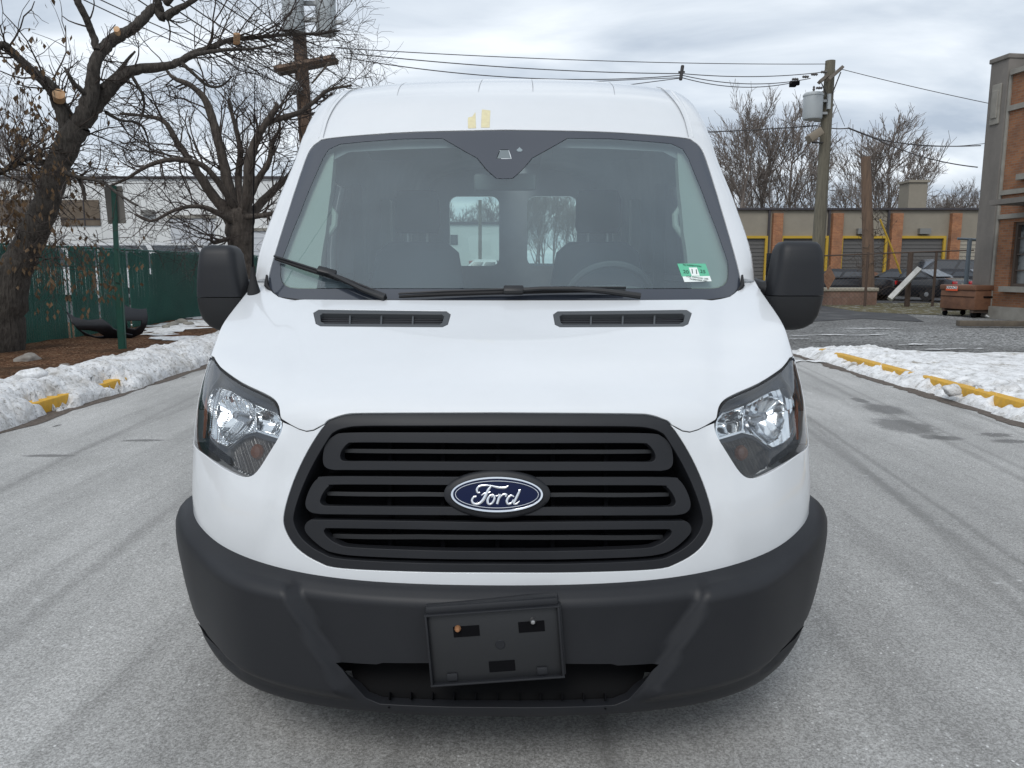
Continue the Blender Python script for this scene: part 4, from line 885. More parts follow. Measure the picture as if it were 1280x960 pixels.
# loose snow lumps and stones
random.seed(5)
def lump(name, c, r, m, sq=(1, 1, .6), label=None, cat=None, group=None, seed=0, sub=3):
    bm = bmesh.new(); bmesh.ops.create_icosphere(bm, subdivisions=sub, radius=1)
    for v in bm.verts:
        n = 1+.35*mn.noise(v.co*1.3+Vector((seed*7.1, 0, 0)))+.12*mn.noise(v.co*4+Vector((seed, 3, 0))); v.co = Vector((v.co.x*n*sq[0], v.co.y*n*sq[1], v.co.z*n*sq[2]))*r
    me = bpy.data.meshes.new(name); bm.to_mesh(me); bm.free(); me.materials.append(m); me.polygons.foreach_set('use_smooth', [True]*len(me.polygons))
    o = bpy.data.objects.new(name, me); COL.objects.link(o); o.location = c; o.rotation_euler = (0, 0, seed*1.3); return tag(o, label, cat, group)
rockm = mat('grey_stone', (.20, .18, .16), .9, col2=(.32, .30, .27), scale=9, bump=.6, bscale=25)
lump('rock', gnd(36, 450, .15)+(0, 0, .0), .17, rockm, (1.1, .8, .55), 'larger grey stone on the mulch near the big tree trunk', 'rock', None, 1)
lump('rock', gnd(81, 459, .12)+(0, 0, .0), .10, rockm, (1.3, .8, .55), 'small flat stone on the mulch left of the sign post', 'rock', None, 2)
lump('snow_lump', gnd(38, 470, .30)+(0, 0, .0), .12, cs_, (1.3, .8, .7), 'white snow lump on top of the left snow bank', 'snow lump', None, 3)
SLs = []
for k, (px, py, r) in enumerate(((1262,490,.14),(1208,482,.09),(1170,468,.08),(1190,488,.09),(1240,470,.10),(1125,452,.05),(1150,456,.05))):
    SLs.append(lump('snow_lump', gnd(px, py, .12), r, sm_, (1.2, 1, .75), 'snow lump standing on the snowy right verge', 'snow lump', 'snow lumps on the right verge', 10+k))
from_left(SLs, 'snow lump', 'on the snowy right verge')
# thin snow streaks on the gravel
b_ = MB(); random.seed(11)
for px, py, L_, w in ((1052,419,2.4,.10),(1085,411,1.3,.10),(1110,411,.7,.08),(1150,431,1.0,.09),(1170,437,.8,.06),(1205,436,.8,.05),(1220,447,1.4,.12),(1260,452,1.4,.15),(1072,380,.9,.25),(1040,373,1.2,.2),(1010,440,1.4,.25),(1020,452,1.2,.18),(1000,424,.5,.05)):
    c = gnd(px, py); n = 16; top = []; bot = []
    for k in range(n+1):
        t = k/n; x = c[0]+(t-.5)*L_; yy = c[1]+.25*fbm(x*1.1, py*.3)+(t-.5)*L_*.12; ww = w*math.sin(math.pi*t)**.6*(.6+1.6*fbm(x*5, py))
        top.append((x, yy+max(.01, ww), .012)); bot.append((x, yy-max(.01, ww), .012))
    b_.add(bot+top, [(i, i+1, n+1+i+1, n+1+i) for i in range(n)])
tag(b_.build('snow_streaks', cs_), 'thin streaks of snow lying across the gravel lot', None, None, 'stuff')
# snow patches on the mulch
b_ = MB()
for px, py, L_, w in ((215,411,1.6,.8),(240,404,1.8,1.2),(195,416,1.0,.3),(225,421,1.3,.35),(170,406,.6,.1),(255,396,1.5,.8)):
    c = gnd(px, py, .18); n = 26; rings_ = []
    for rr in (1, .66, .33, .02):
        rings_ += [(X_, Y_, berm(X_, Y_)+.012+.02*(1-rr)) for X_, Y_ in [(c[0]+rr*L_*.42*math.cos(q)*(1+.7*fbm(math.cos(q)*2, math.sin(q)*2, px)), c[1]+rr*w*math.sin(q)*(1+.7*fbm(math.cos(q)*2, math.sin(q)*2, px+3))) for q in np.linspace(0, 2*math.pi, n, endpoint=False)]]
    b_.add(rings_, [(r_*n+i, r_*n+(i+1) % n, (r_+1)*n+(i+1) % n, (r_+1)*n+i) for r_ in range(3) for i in range(n)]); continue
    V = [(c[0]+L_*.5*math.cos(q)*(1+.5*fbm(math.cos(q)*2, math.sin(q)*2, px)), c[1]+w*math.sin(q)*(1+.5*fbm(math.cos(q)*2, math.sin(q)*2, px+3)), .235) for q in np.linspace(0, 2*math.pi, n, endpoint=False)]
    b_.add(V, [tuple(range(n))])
tag(b_.build('snow_patches', cs_), 'flat patches of snow lying on the mulch by the fence', None, None, 'stuff')
# ================================================================ BUILDINGS
def brickmat(name, c1, c2, mortar, bw=.21, bh=.072):
    m, nt, b = nodemat(name, .88, .2); G = NG(nt); br = nt.nodes.new('ShaderNodeTexBrick'); cb = nt.nodes.new('ShaderNodeCombineXYZ'); sp = nt.nodes.new('ShaderNodeSeparateXYZ')
    nt.links.new(G.tc.outputs['Object'], sp.inputs[0]); ad = nt.nodes.new('ShaderNodeMath'); ad.operation = 'ADD'; nt.links.new(sp.outputs[0], ad.inputs[0]); nt.links.new(sp.outputs[1], ad.inputs[1])
    nt.links.new(ad.outputs[0], cb.inputs[0]); nt.links.new(sp.outputs[2], cb.inputs[1]); nt.links.new(cb.outputs[0], br.inputs[0])
    br.inputs['Scale'].default_value = 1; br.inputs['Brick Width'].default_value = bw; br.inputs['Row Height'].default_value = bh; br.inputs['Mortar Size'].default_value = .007
    br.inputs['Color1'].default_value = (*c1, 1); br.inputs['Color2'].default_value = (*c2, 1); br.inputs['Mortar'].default_value = (*mortar, 1); br.inputs['Bias'].default_value = -.1
    c = G.mix(G.ramp(G.noise(1.6, detail=6, rough=.7), [(.42, (0,0,0)), (.7, (.6,.6,.6))]), br.outputs[0], (.14,.085,.06)); nt.links.new(c, b.inputs['Base Color']); return m
brick_o = brickmat('orange_brick', (.44,.19,.085), (.32,.125,.06), (.28,.22,.17))
stucco = mat('tan_stucco', (.30, .27, .215), .9, col2=(.235, .21, .17), scale=.9, detail=8, soft=.25, nrough=.75)
stone = mat('grey_render', (.215, .195, .175), .9, col2=(.13, .12, .108), scale=1.3, detail=9, soft=.22, nrough=.75, bump=.3, bscale=9, stretch=(1, 1, .5))
stone2 = mat('stone_band', (.30, .285, .25), .88, col2=(.22, .205, .18), scale=3)
whitew = mat('white_building_wall', (.80, .81, .80), .85, col2=(.72, .73, .72), scale=.5, soft=.3)
yelf = mat('yellow_door_frame', (.48, .31, .03), .6); ddoor = mat('dark_roller_door', (.115, .11, .105), .6); whd = mat('white_roller_door', (.60, .62, .65), .6)
dkm = mat('dark_roof_edge', (.05, .045, .05), .7); gls = mat('dark_window_glass', (.03, .035, .04), .08, spec=.8); brw = mat('brown_window_boards', (.12, .09, .065), .8, col2=(.17, .135, .10), scale=2)
lampg = mat('light_fitting_grey', (.20, .20, .19), .5)
def xz(px, py, Y): p = at(px, py, Y); return float(p[0]), float(p[2])
def roller(name, x0, x1, z0, z1, y, m, parent, step=.22):
    b = MB(); z = z0
    while z < z1-.01: h = min(step, z1-z); b.prism([(y, z), (y-.035, z+.02), (y-.035, z+h-.03), (y, z+h)], x0, x1, 'X'); z += h
    return b.build(name, m, parent)
# long tan garage building on the right --------------------------------
Y0 = 50.0; gb = empty('garage_building', (22, Y0, 0), 0, 'long low tan garage building with orange brick piers and yellow framed doors', 'building')
def part(name, m, *boxes, parent=gb, org=(22, Y0, 0), bev=0):
    b = MB()
    for c, d in boxes: b.box(np.array(c)-np.array(org), d, bev=bev)
    return b.build(name, m, parent)
def gx(px): return xz(px, 300, Y0)[0]
ztop = xz(1000, 262, Y0)[1]; zd = xz(1000, 298, Y0)[1]
bays = [(868, 892), (905, 957), (979, 1033), (1054, 1107), (1127, 1180), (1198, 1240)]
piers = [(893, 903), (965, 977), (1039, 1052), (1113, 1126), (1187, 1199)]
part('wall', stucco, ((gx(1060), Y0+4.2, ztop/2), (gx(1300)-gx(820), 8, ztop)))
part('roof_edge', dkm, ((gx(1060), Y0+4.15, ztop+.05), (gx(1300)-gx(820)+.3, 8.3, .12)))
for a_, c_ in piers: part('brick_pier', brick_o, (((gx(a_)+gx(c_))/2, Y0+.1, ztop/2-.1), (gx(c_)-gx(a_), .5, ztop-.25)))
for k, (a_, c_) in enumerate(bays):
    xa, xc = gx(a_), gx(c_); dn = part('garage_door', ddoor if k < 5 else mat('beige_roller_door', (.36, .33, .27), .7), (((xa+xc)/2, Y0+.17, zd/2), (xc-xa, .03, zd)))
    b = MB(); z = .1
    while z < zd-.05: b.box(((xa+xc)/2-22, .135, z), (xc-xa-.04, .03, .03)); z += .24
    b.build('slat_lines', ddoor if k < 5 else MATS['beige_roller_door'], dn)
    if k < 5: part('door_frame', yelf, ((xa-.07, Y0+.1, zd/2), (.16, .2, zd)), ((xc+.07, Y0+.1, zd/2), (.16, .2, zd)), (((xa+xc)/2, Y0+.1, zd+.08), (xc-xa+.3, .2, .16)))
for px in (1155, 1078): part('wall_lamp', lampg, ((gx(px), Y0+.05, xz(px, 289, Y0)[1]), (.7, .35, .35)))
for px in (961, 1036, 1110): part('downpipe', dkm, ((gx(px), Y0+.12, ztop/2), (.12, .12, ztop)))
cx0, cz0 = xz(1140, 226, 54); cx1, _ = xz(1163, 226, 54)
cm_ = part('chimney', stucco, (((cx0+cx1)/2, 55, (cz0+ztop)/2), (cx1-cx0, 1.4, cz0-ztop+.2)), (((cx0+cx1)/2, 55, cz0), (cx1-cx0+.2, 1.6, .15)))
# brick building at the right edge -------------------------------------
YB = 24.0; XB = xz(1211, 395, YB)[0]; BR = R(-82.3)
brick_b = brickmat('brown_brick', (.33,.150,.075), (.23,.095,.05), (.22,.18,.14))
bb_ = empty('brick_building', (XB, YB, 0), BR, 'old orange brick industrial building with a weathered grey corner pier', 'building')
def pt(name, m, *bx, parent=bb_, bev=0):   # local frame: x runs along the street front towards us, -y faces the street
    b = MB()
    for c, d in bx: b.box(c, d, bev=bev)
    return b.build(name, m, parent)
zt = xz(1238, 79, YB)[1]; Z = lambda py: xz(1265, py, YB-1.6)[1]
XE = 15.0
pt('corner_pier', stone, ((.36, .45, zt/2), (.72, .9, zt)), bev=.03)
pt('pier_cap', stone, ((.36, .45, zt+.03), (.78, 1.0, .14)), bev=.03)
pt('pier_relief', stone2, ((.36, -.02, zt-1.25), (.36, .05, 1.15)), ((.36, -.05, zt-1.25), (.22, .05, .8)), bev=.02)
pt('pier_return', stone2, ((.765, .22, zt/2-.25), (.09, .38, zt-.5)), bev=.02)
zw = Z(84)
w1 = (1.36, Z(358), Z(277)); w2 = (1.62, Z(217), Z(134)); sh = w2[0]-w1[0]
def brickwall(x0, x1, z0, z1): return ((x0+x1)/2, .29, (z0+z1)/2), (x1-x0, .4, z1-z0)
xs = .81; ww_, gap_ = 2.4, 1.2
boxes = [brickwall(xs, XE, .35, w1[1]), brickwall(xs, XE, w1[2], w2[1]), brickwall(xs, XE, w2[2], zw), brickwall(xs, w1[0], w1[1], w1[2]), brickwall(xs, w2[0], w2[1], w2[2])]
xk = w1[0]; wins_ = []
while xk < XE-2.7:
    wins_.append((xk, xk+ww_)); nx_ = xk+ww_+gap_
    boxes += [brickwall(xk+ww_, min(nx_, XE), w1[1], w1[2]), brickwall(xk+sh+ww_, min(nx_+sh, XE), w2[1], w2[2])]; xk = nx_
if xk < XE: boxes += [brickwall(xk, XE, w1[1], w1[2]), brickwall(xk+sh, XE, w2[1], w2[2])]
pt('brick_wall', brick_b, *boxes); pt('side_wall', stone, ((.5, 8.1, zw/2), (.6, 14, zw))); pt('rear_wall', stone, ((7.5, 15, zw/2), (14.5, .5, zw)))
pt('flat_roof', dkm, ((7.8, 7.9, zw-.3), (14, 14, .15)))
for za, zb in ((Z(132), Z(125)), (Z(241), Z(235)), (Z(272), Z(266))): pt('stone_band', stone2, ((xs/2+XE/2, .07, (za+zb)/2), (XE-xs, .10, zb-za)))
pt('coping', stone2, ((xs/2+XE/2, .26, zw+.05), (XE-xs, .55, .14))); pt('plinth', stone2, ((xs/2+XE/2, .23, .17), (XE-xs, .5, .36)))
pt('door_canopy', stone, ((2.9, -.40, Z(254)), (2.6, 1.1, .14)))
frm = mat('rusty_steel_window_frame', (.10, .075, .06), .7)
for (xa, xb) in wins_:
    for (z0, z1, dx_) in ((w1[1], w1[2], 0), (w2[1], w2[2], sh)):
        fr = pt('window', frm, ((xa+dx_+.04, .23, (z0+z1)/2), (.08, .12, z1-z0)), ((xb+dx_-.04, .23, (z0+z1)/2), (.08, .12, z1-z0)), (((xa+xb)/2+dx_, .23, z1-.04), (ww_-.16, .12, .08)), (((xa+xb)/2+dx_, .23, z0+.04), (ww_-.16, .12, .08)),
                *[((xa+dx_+k*ww_/5, .24, (z0+z1)/2), (.035, .06, z1-z0-.16)) for k in range(1, 5)], *[(((xa+xb)/2+dx_, .235, z0+k*(z1-z0)/4), (ww_-.16, .05, .035)) for k in range(1, 4)])
        pt('pane', mat('grimy_window_glass', (.06, .065, .065), .15, col2=(.22, .23, .23), scale=2.2, spec=.7, soft=.05), (((xa+xb)/2+dx_, .29, (z0+z1)/2), (ww_-.1, .012, z1-z0-.1)), parent=fr)
        pt('sill', stone2, (((xa+xb)/2+dx_, .04, z0-.08), (ww_+.3, .25, .16)), parent=fr)
# white warehouse on the left --------------------------------------------
YW = 52.0; wb = empty('white_warehouse', (-28, YW, 0), 0, 'long white warehouse with boarded windows and white loading doors', 'building')
pw = lambda name, m, *bx, parent=wb: part(name, m, *bx, parent=parent, org=(-28, YW, 0))
X = lambda px: xz(px, 280, YW)[0]; ZW = lambda py: xz(200, py, YW)[1]
zr = ZW(223)
pw('wall', whitew, ((X(-120)/2+X(440)/2, YW+8, zr/2), (X(440)-X(-120), 16, zr))); pw('roof_edge', dkm, ((X(-120)/2+X(440)/2, YW+7.95, zr+.06), (X(440)-X(-120)+.2, 16.2, .14)))
for a_, c_ in ((-90, -40), (1, 50), (77, 126)):
    f = pw('boarded_window', brw, (((X(a_)+X(c_))/2, YW-.02, (ZW(250)+ZW(282))/2), (X(c_)-X(a_), .12, ZW(250)-ZW(282))))
    pw('muntin', dkm, (((X(a_)+X(c_))/2+.3, YW-.09, (ZW(250)+ZW(282))/2), (.07, .05, ZW(250)-ZW(282))), (((X(a_)+X(c_))/2, YW-.085, ZW(274)), (X(c_)-X(a_), .04, .08)), parent=f)
for a_, c_, zt_ in ((213, 268, 273), (286, 338, 289), (356, 400, 289)):
    pw('door_surround', stone2, (((X(a_)+X(c_))/2, YW-.03, ZW(zt_)+.1), (X(c_)-X(a_)+.3, .2, .2)))
    d_ = pw('loading_door', whd, (((X(a_)+X(c_))/2, YW-.01, ZW(zt_)/2), (X(c_)-X(a_), .06, ZW(zt_))))
    for k in range(1, 9): pw('door_rib', mat('door_rib_grey', (.45, .47, .5), .6), (((X(a_)+X(c_))/2, YW-.045, ZW(zt_)*k/9), (X(c_)-X(a_), .02, .05)), parent=d_)
pw('wall_lamp', lampg, ((X(187), YW-.15, ZW(266)), (.8, .35, .35)))
for px in (127, 240+45, 60): pw('wall_joint', mat('joint_grey', (.5, .51, .5), .9), ((X(px), YW-.003, zr/2-.2), (.04, .01, zr-.4)))
# pale building far down the road (seen through the van)
YC = 95.0; fb = empty('pale_warehouse', (-2, YC, 0), 0, 'pale clapboard building seen far away through the van windows', 'building')
pf = lambda name, m, *bx: part(name, m, *bx, parent=fb, org=(-2, YC, 0))
xa, zt2 = xz(500, 280, YC); xb, _ = xz(625, 280, YC)
pf('wall', mat('pale_siding', (.62, .65, .64), .8), (((xa+xb)/2, YC+6, zt2/2), (xb-xa, 12, zt2))); pf('roof', dkm, (((xa+xb)/2, YC+6, zt2+.1), (xb-xa+.5, 12.5, .3)))
pf('window', gls, ((xz(566, 290, YC)[0], YC-.03, zt2*.72), (1.2, .1, 1.2)))
# ================================================================ FENCES
green = mat('green_fence_slat', (.012, .088, .068), .5, col2=(.022, .125, .095), scale=1.5); galv = mat('galvanised_steel', (.35, .36, .36), .5, .6); greenw = mat('green_wire', (.02, .10, .08), .5); wirem = mat('dark_wire', (.05, .045, .045), .6)
XFn, FY0, FY1, FZ, FH = -8.55, 3.6, 42, .12, 1.86
cf = empty('slatted_chain_link_fence', (XFn, FY0, 0), 0, 'green chain link fence with vertical green slats and barbed wire arms', 'fence')
random.seed(3); sl = MB(); y = 0
while y < FY1-FY0:
    miss = random.random() < .012 or (9.5 < y < 14 and random.random() < .07)
    if not miss:
        ln = random.uniform(-.012, .012); z1 = FH+random.uniform(-.06, .06); top_t = ln*.4+random.uniform(-.004, .004)
        if random.random() < .03: z1 -= random.uniform(.1, .5)
        sl.add([(.0, y, FZ-.1), (.0, y+.066, FZ-.1), (0, y+.066+top_t*.5, z1), (0, y+top_t*.5, z1), (.006, y, FZ-.1), (.006, y+.055, FZ-.1), (.006, y+.055+top_t*.5, z1), (.006, y+top_t*.5, z1)], [(0,1,2,3),(7,6,5,4),(0,4,5,1),(1,5,6,2),(2,6,7,3),(3,7,4,0)])
    y += .068
sl.build('slats', green, cf)
def ribbon(b, p, q, w, nrm=(1, 0, 0)):
    p, q = np.array(p, float), np.array(q, float); d = np.cross(q-p, nrm); d = d/np.linalg.norm(d)*w/2; e = np.array(nrm)*w/2
    V = [p+d, p-d*.5+e*.87, p-d*.5-e*.87, q+d, q-d*.5+e*.87, q-d*.5-e*.87]; b.add(V, [(0,1,4,3),(1,2,5,4),(2,0,3,5)])
wm = MB(); s_ = .085; hh = FH-.02; n = int((FY1-FY0)/s_)
for k in range(-int(hh/s_), n):
    y0 = k*s_; t0 = max(0, -y0); t1 = min(hh, FY1-FY0-y0)
    if t1 > t0: ribbon(wm, (.014, y0+t0, FZ+t0-.1), (.014, y0+t1, FZ+t1-.1), .005); ribbon(wm, (.018, FY1-FY0-(y0+t0), FZ+t0-.1), (.018, FY1-FY0-(y0+t1), FZ+t1-.1), .005)
wm.build('wire_mesh', greenw, cf)
t = MB(); t.tube([(-.03, 0, FH+.02), (-.03, FY1-FY0, FH+.02)], .02, 8); t.build('top_rail', greenw, cf, True)
for k in range(13):
    y = 2.6+k*3.0; b = MB(); b.tube([(-.05, y, 0), (-.05, y, FH+.03)], .032, 10); pf_ = b.build('post', greenw, cf, True)
    b = MB(); b.tube([(-.05, y, FH+.03), (-.33, y, FH+.30)], .018, 8); b.build('barbed_wire_arm', galv, cf, True)
for k in range(3):
    z = FH+.10+k*.09; x = -.12-k*.09; b = MB(); P = []
    for j in range(12*6): P.append((x, .6+j*.5, z-.03*abs(math.sin(j*math.pi/6))))
    b.tube(P, .003, 4)
    for j in range(0, 250):
        yy = .6+j*.14; b.tube([(x-.012, yy-.01, z-.02), (x+.012, yy+.01, z+.01)], .0022, 3); 
    b.build('barbed_wire', galv, cf)
# chain link in front of the cars on the right
FY = 30.0; rf = empty('chain_link_fence', (xz(1020, 350, FY)[0], FY, 0), 0, 'rusty open chain link fence in front of the parked black cars', 'fence')
ox = rf.location.x; xe = xz(1214, 350, FY)[0]-ox; zf = xz(1100, 320, FY)[1]
rst = mat('rusty_fence_steel', (.10, .07, .055), .8, .2)
t = MB(); t.tube([(0, 0, zf), (xe*.5, .0, zf+.12), (xe, 0, zf+.22)], .025, 8); t.build('top_rail', rst, rf, True)
for px in (1083, 1136, 1168, 1024): x = xz(px, 350, FY)[0]-ox; t = MB(); t.tube([(x, 0, 0), (x, 0, zf+.15)], .05 if px != 1136 else .10, 10); t.build('post', rst, rf, True)
wm = MB(); s_ = .16; n = int(xe/s_)
for k in range(-int(zf/s_), n):
    x0 = k*s_; t0 = max(0, -x0); t1 = min(zf, xe-x0)
    if t1 > t0: ribbon(wm, (x0+t0, .02, t0), (x0+t1, .02, t1), .006, (0, 1, 0)); ribbon(wm, (xe-(x0+t0), .025, t0), (xe-(x0+t1), .025, t1), .006, (0, 1, 0))
wm.build('wire_mesh', rst, rf)
gp_ = empty('steel_gate_post', (xz(1207, 360, 28.5)[0], 28.5, 0), 0, 'blue grey steel gate post with a cross arm beside the brick building', 'post')
t = MB(); t.tube([(0, 0, 0), (0, 0, xz(1207, 298, 28.5)[1])], .075, 12); bl = mat('blue_grey_steel', (.13, .16, .19), .6); t.build('post', bl, gp_, True)
t = MB(); zz_ = xz(1207, 300, 28.5)[1]; t.tube([(-.45, 0, zz_+.05), (.5, 0, zz_)], .045, 8); t.build('cross_arm', bl, gp_, True)
# ================================================================ POLES AND WIRES
wood = mat('weathered_pole_wood', (.17, .155, .115), .9, col2=(.10, .09, .07), scale=6, stretch=(3, 3, .25), bump=.6, bscale=14)
wood2 = mat('brown_pole_wood', (.19, .125, .085), .9, col2=(.11, .075, .055), scale=6, stretch=(3, 3, .25), bump=.6, bscale=14)
tank = mat('transformer_grey', (.42, .45, .46), .4); armw = mat('crossarm_wood', (.085, .07, .055), .9, col2=(.14, .115, .09), scale=9)
ceram = mat('insulator', (.10, .09, .085), .3)
def wirecurve(name, p, q, sag, m=wirem, r=.012, label=None, parent=None, cat='overhead wire', group=None, n=26):
    p, q = np.array(p, float), np.array(q, float); P = [p+(q-p)*t-np.array((0, 0, 4*sag*t*(1-t))) for t in np.linspace(0, 1, n)]
    b = MB(); b.tube(P, r, 5); o = b.build(name, m, parent, True)
    return tag(o, label, cat if label else None, group)
# right pole
YP = 28.0; px0 = at(1021, 330, YP); tp_ = at(1038, 76, YP); rp = empty('utility_pole', (px0[0], YP, 0), 0, 'greenish weathered utility pole carrying a grey transformer on the right', 'utility pole')
o3 = np.array((px0[0], YP, 0)); top = tp_-o3; lean = top/1.0
def onp(py): f = (at(1030, py, YP)[2])/tp_[2]; return np.array((top[0]*f, 0, top[2]*f))
t = MB(); t.tube([(-.02, 0, -.2), onp(300), onp(180), top], [.24, .22, .19, .165], 16); t.build('pole', wood, rp, True)
for (pa, pb_) in (((1024, 103), (1042, 88)), ((1035, 100), (1053, 84))):
    a_ = at(*pa, YP-1.0)-o3; c_ = at(*pb_, YP+.6)-o3; t = MB(); t.tube([a_, c_], .075, 4); t.build('crossarm', armw, rp)
for a_, c_ in (((1027, 104), (1033, 118)), ((1051, 90), (1040, 118))):
    t = MB(); t.tube([at(*a_, YP-.4)-o3, at(*c_, YP-.2)-o3], .02, 6); t.build('brace', wirem, rp, True)
def transformer(parent, c, r, h, m=tank):
    e = empty('transformer', tuple(c)); e.parent = parent
    b = MB(); b.lathe([(.02,-h/2),(r*.92,-h/2),(r,-h/2+.05),(r,h/2-.06),(r*1.06,h/2-.05),(r*1.06,h/2),(r*.9,h/2+.06),(.02,h/2+.09)], seg=24); b.build('tank', m, e, True)
    b = MB(); b.lathe([(.01,h/2+.08),(.05,h/2+.10),(.03,h/2+.14),(.05,h/2+.18),(.03,h/2+.22),(.04,h/2+.26),(.01,h/2+.30)], seg=12); b.build('bushing', ceram, e, True)
    b = MB(); b.box((r+.07, 0, h*.25), (.2, .12, .08)); b.box((r+.07, 0, -h*.25), (.2, .12, .08)); b.build('bracket', galv, e)
    return e
transformer(rp, at(1016, 134, YP-.2)-o3, .33, .82); transformer(rp, at(1026.5, 138, YP+.35)-o3, .26, .72)
e = empty('floodlight', tuple(at(1018, 169, YP-.3)-o3)); e.parent = rp
b = MB(); b.box((0, 0, 0), (.5, .45, .26), rot=(0, R(-35), 0), bev=.03); b.build('lamp_head', mat('brown_lamp_housing', (.22, .185, .14), .6), e, True)
t = MB(); t.tube([(-.05, 0, -.25), (.42, .2, -.22)], .03, 8); t.build('bracket', wirem, e, True)
b = MB(); b.box(at(1036, 127, YP-.25)-o3, (.1, .12, .5)); b.build('fuse_box', tank, rp)
for px, py in ((1036, 92), (1024, 95), (1013, 98), (1000, 101), (1030, 112)):
    b = MB(); b.lathe([(.01,-.12),(.05,-.08),(.03,-.04),(.055,0),(.03,.04),(.05,.08),(.01,.12)], at(px-6, py-2, YP-.3)-o3, 10, 'X'); b.build('insulator', ceram, rp, True)
b = MB(); b.box(at(991, 105, YP)-o3, (.22, .15, .2), bev=.02); b.box(at(996, 104, YP)-o3, (.18, .12, .14), bev=.02); b.build('splice_box', blk, rp)
# broken brown pole
YK = 33.0; k0 = at(1087, 360, YK); k1 = at(1082, 196, YK)
b = MB(); b.tube([(k0[0], YK, -.2), ((k0[0]+k1[0])/2+.03, YK, k1[2]/2), (k1[0], YK, k1[2])], [.26, .23, .19], 14); o = b.build('pole_stub', wood2, None, True); tag(o, 'short brown cut off pole standing in front of the tan garage building', 'pole')
# vines round it
t = MB(); random.seed(8)
for k in range(46):
    z = random.uniform(.2, 3.8); a = random.uniform(0, 6.3); p = np.array((k0[0]+.25*math.cos(a), YK+.25*math.sin(a), z)); P = [p]
    for j in range(5): p = p+np.array((random.uniform(-.35, .35), random.uniform(-.15, .15), random.uniform(-.3, .35))); P.append(p)
    t.tube(P, [.015, .006], 4)
tag(t.build('bare_vine', mat('vine_brown', (.07, .055, .045), .9)), 'tangle of bare vines climbing the cut off pole', 'vine')
# yellow guy guard
b = MB(); b.tube([at(1100, 274, 31), at(1113, 306, 31), at(1126, 342, 31)], .038, 8); tag(b.build('guy_wire_guard', yelf, None, True), 'slanting yellow plastic guy wire guard by the cars', 'wire guard')
# left pole -------------------------------------------------------------
YQ = 21.0; q0 = at(396, 330, YQ); lp = empty('utility_pole', (q0[0], YQ, 0), 0, 'brown utility pole with two big transformers behind the bare branches', 'utility pole')
oq = np.array((q0[0], YQ, 0)); qt = at(366, -75, YQ)-oq
f = lambda py: qt*(at(380, py, YQ)[2]/(qt[2]))
t = MB(); t.tube([(0, 0, -.2), f(250), f(100), qt], [.22, .20, .18, .15], 16); t.build('pole', wood2, lp, True)
ca, cb_ = at(346, 89, YQ-.6)-oq, at(420, 74, YQ+.4)-oq
for dy in (-.18, .18): t = MB(); t.tube([ca+(0, dy, 0), cb_+(0, dy, 0)], .085, 4); t.build('crossarm', wood2 if dy < 0 else armw, lp)
for s0, s1 in (((352, 88), (383, 108)), ((412, 78), (390, 104))): t = MB(); t.tube([at(*s0, YQ-.2)-oq, at(*s1, YQ-.2)-oq], .025, 6); t.build('brace', armw, lp, True)
transformer(lp, at(366, 8, YQ-.25)-oq, .27, 1.25); transformer(lp, at(407, 12, YQ+.1)-oq, .26, 1.25)
for py in (4, 25): b = MB(); b.box(at(385, py, YQ)-oq, (.7, .1, .1)); b.build('mounting_bracket', galv, lp)
for px, py in ((350, 84), (364, 82), (402, 74), (416, 72)):
    b = MB(); b.lathe([(.01,0),(.05,.02),(.03,.06),(.05,.1),(.02,.16)], at(px, py+2, YQ-.2)-oq, 10); b.build('insulator', ceram, lp, True)
b = MB(); b.box(at(369, 110, YQ-.3)-oq, (.3, .25, .22), rot=(0, R(-30), 0), bev=.03); b.build('floodlight', tank, lp, True)
# wires
gw = 'overhead wires between the two utility poles'
def W_(a_, ya, b__, yb, sag=0, r=.012, g=gw, lab='thin dark overhead wire running between the two utility poles'):
    return wirecurve('overhead_wire', at(*a_, ya), at(*b__, yb), sag, r=r, label=lab, group=g)
W_((420, 60), 21, (1034, 80), 28, .12); W_((430, 66), 21, (852, 92), 25, .12, .014); W_((852, 92), 25, (1030, 90), 28, .12, .014)
W_((430, 72), 21, (852, 94), 25, .30, .014); W_((852, 94), 25, (1013, 98), 28, .22, .014); W_((690, 104), 24, (852, 97), 25, .0, .012); W_((852, 97), 25, (992, 103), 28, .22, .014); W_((740, 112), 24, (852, 97.5), 25, .0, .012)
b = MB(); b.box(at(852, 91, 25), (.10, .10, .45), rot=(.1, .1, 0), bev=.03); b.tube([at(848, 90, 25), at(856, 90, 25)], .03, 6); tag(b.build('wire_spacer', wirem), 'small spacer clamped on the overhead wires above the van', 'wire spacer')
g2 = 'overhead wires right of the pole'; l2 = 'thin overhead wire running right from the pole to the brick building'
W_((1050, 86), 28, (1290, 140), 26, .05, .012, g2, l2); W_((1028, 158), 28, (1062, 160), 28, .05, .02, g2, l2); W_((1060, 160), 28, (1096, 174), 28, 0, .03, g2, l2); W_((1096, 174), 28, (1226, 182), 24.3, .1, .016, g2, l2); W_((1096, 174), 28, (1222, 209), 24.3, .15, .018, g2, l2)
W_((1040, 120), 28, (1056, 158), 28, 0, .008, g2, l2); W_((1094, 172), 28, (1240, 178), 24.3, .2, .010, g2, l2)
l3 = 'dark cable crossing behind the van roof towards the right pole'; W_((700, 168), 30, (1022, 157), 28, .1, .022, None, l3)
g4 = 'slanting overhead wires at the upper left'; l4 = 'dark overhead wire slanting down to the brown pole at the upper left'
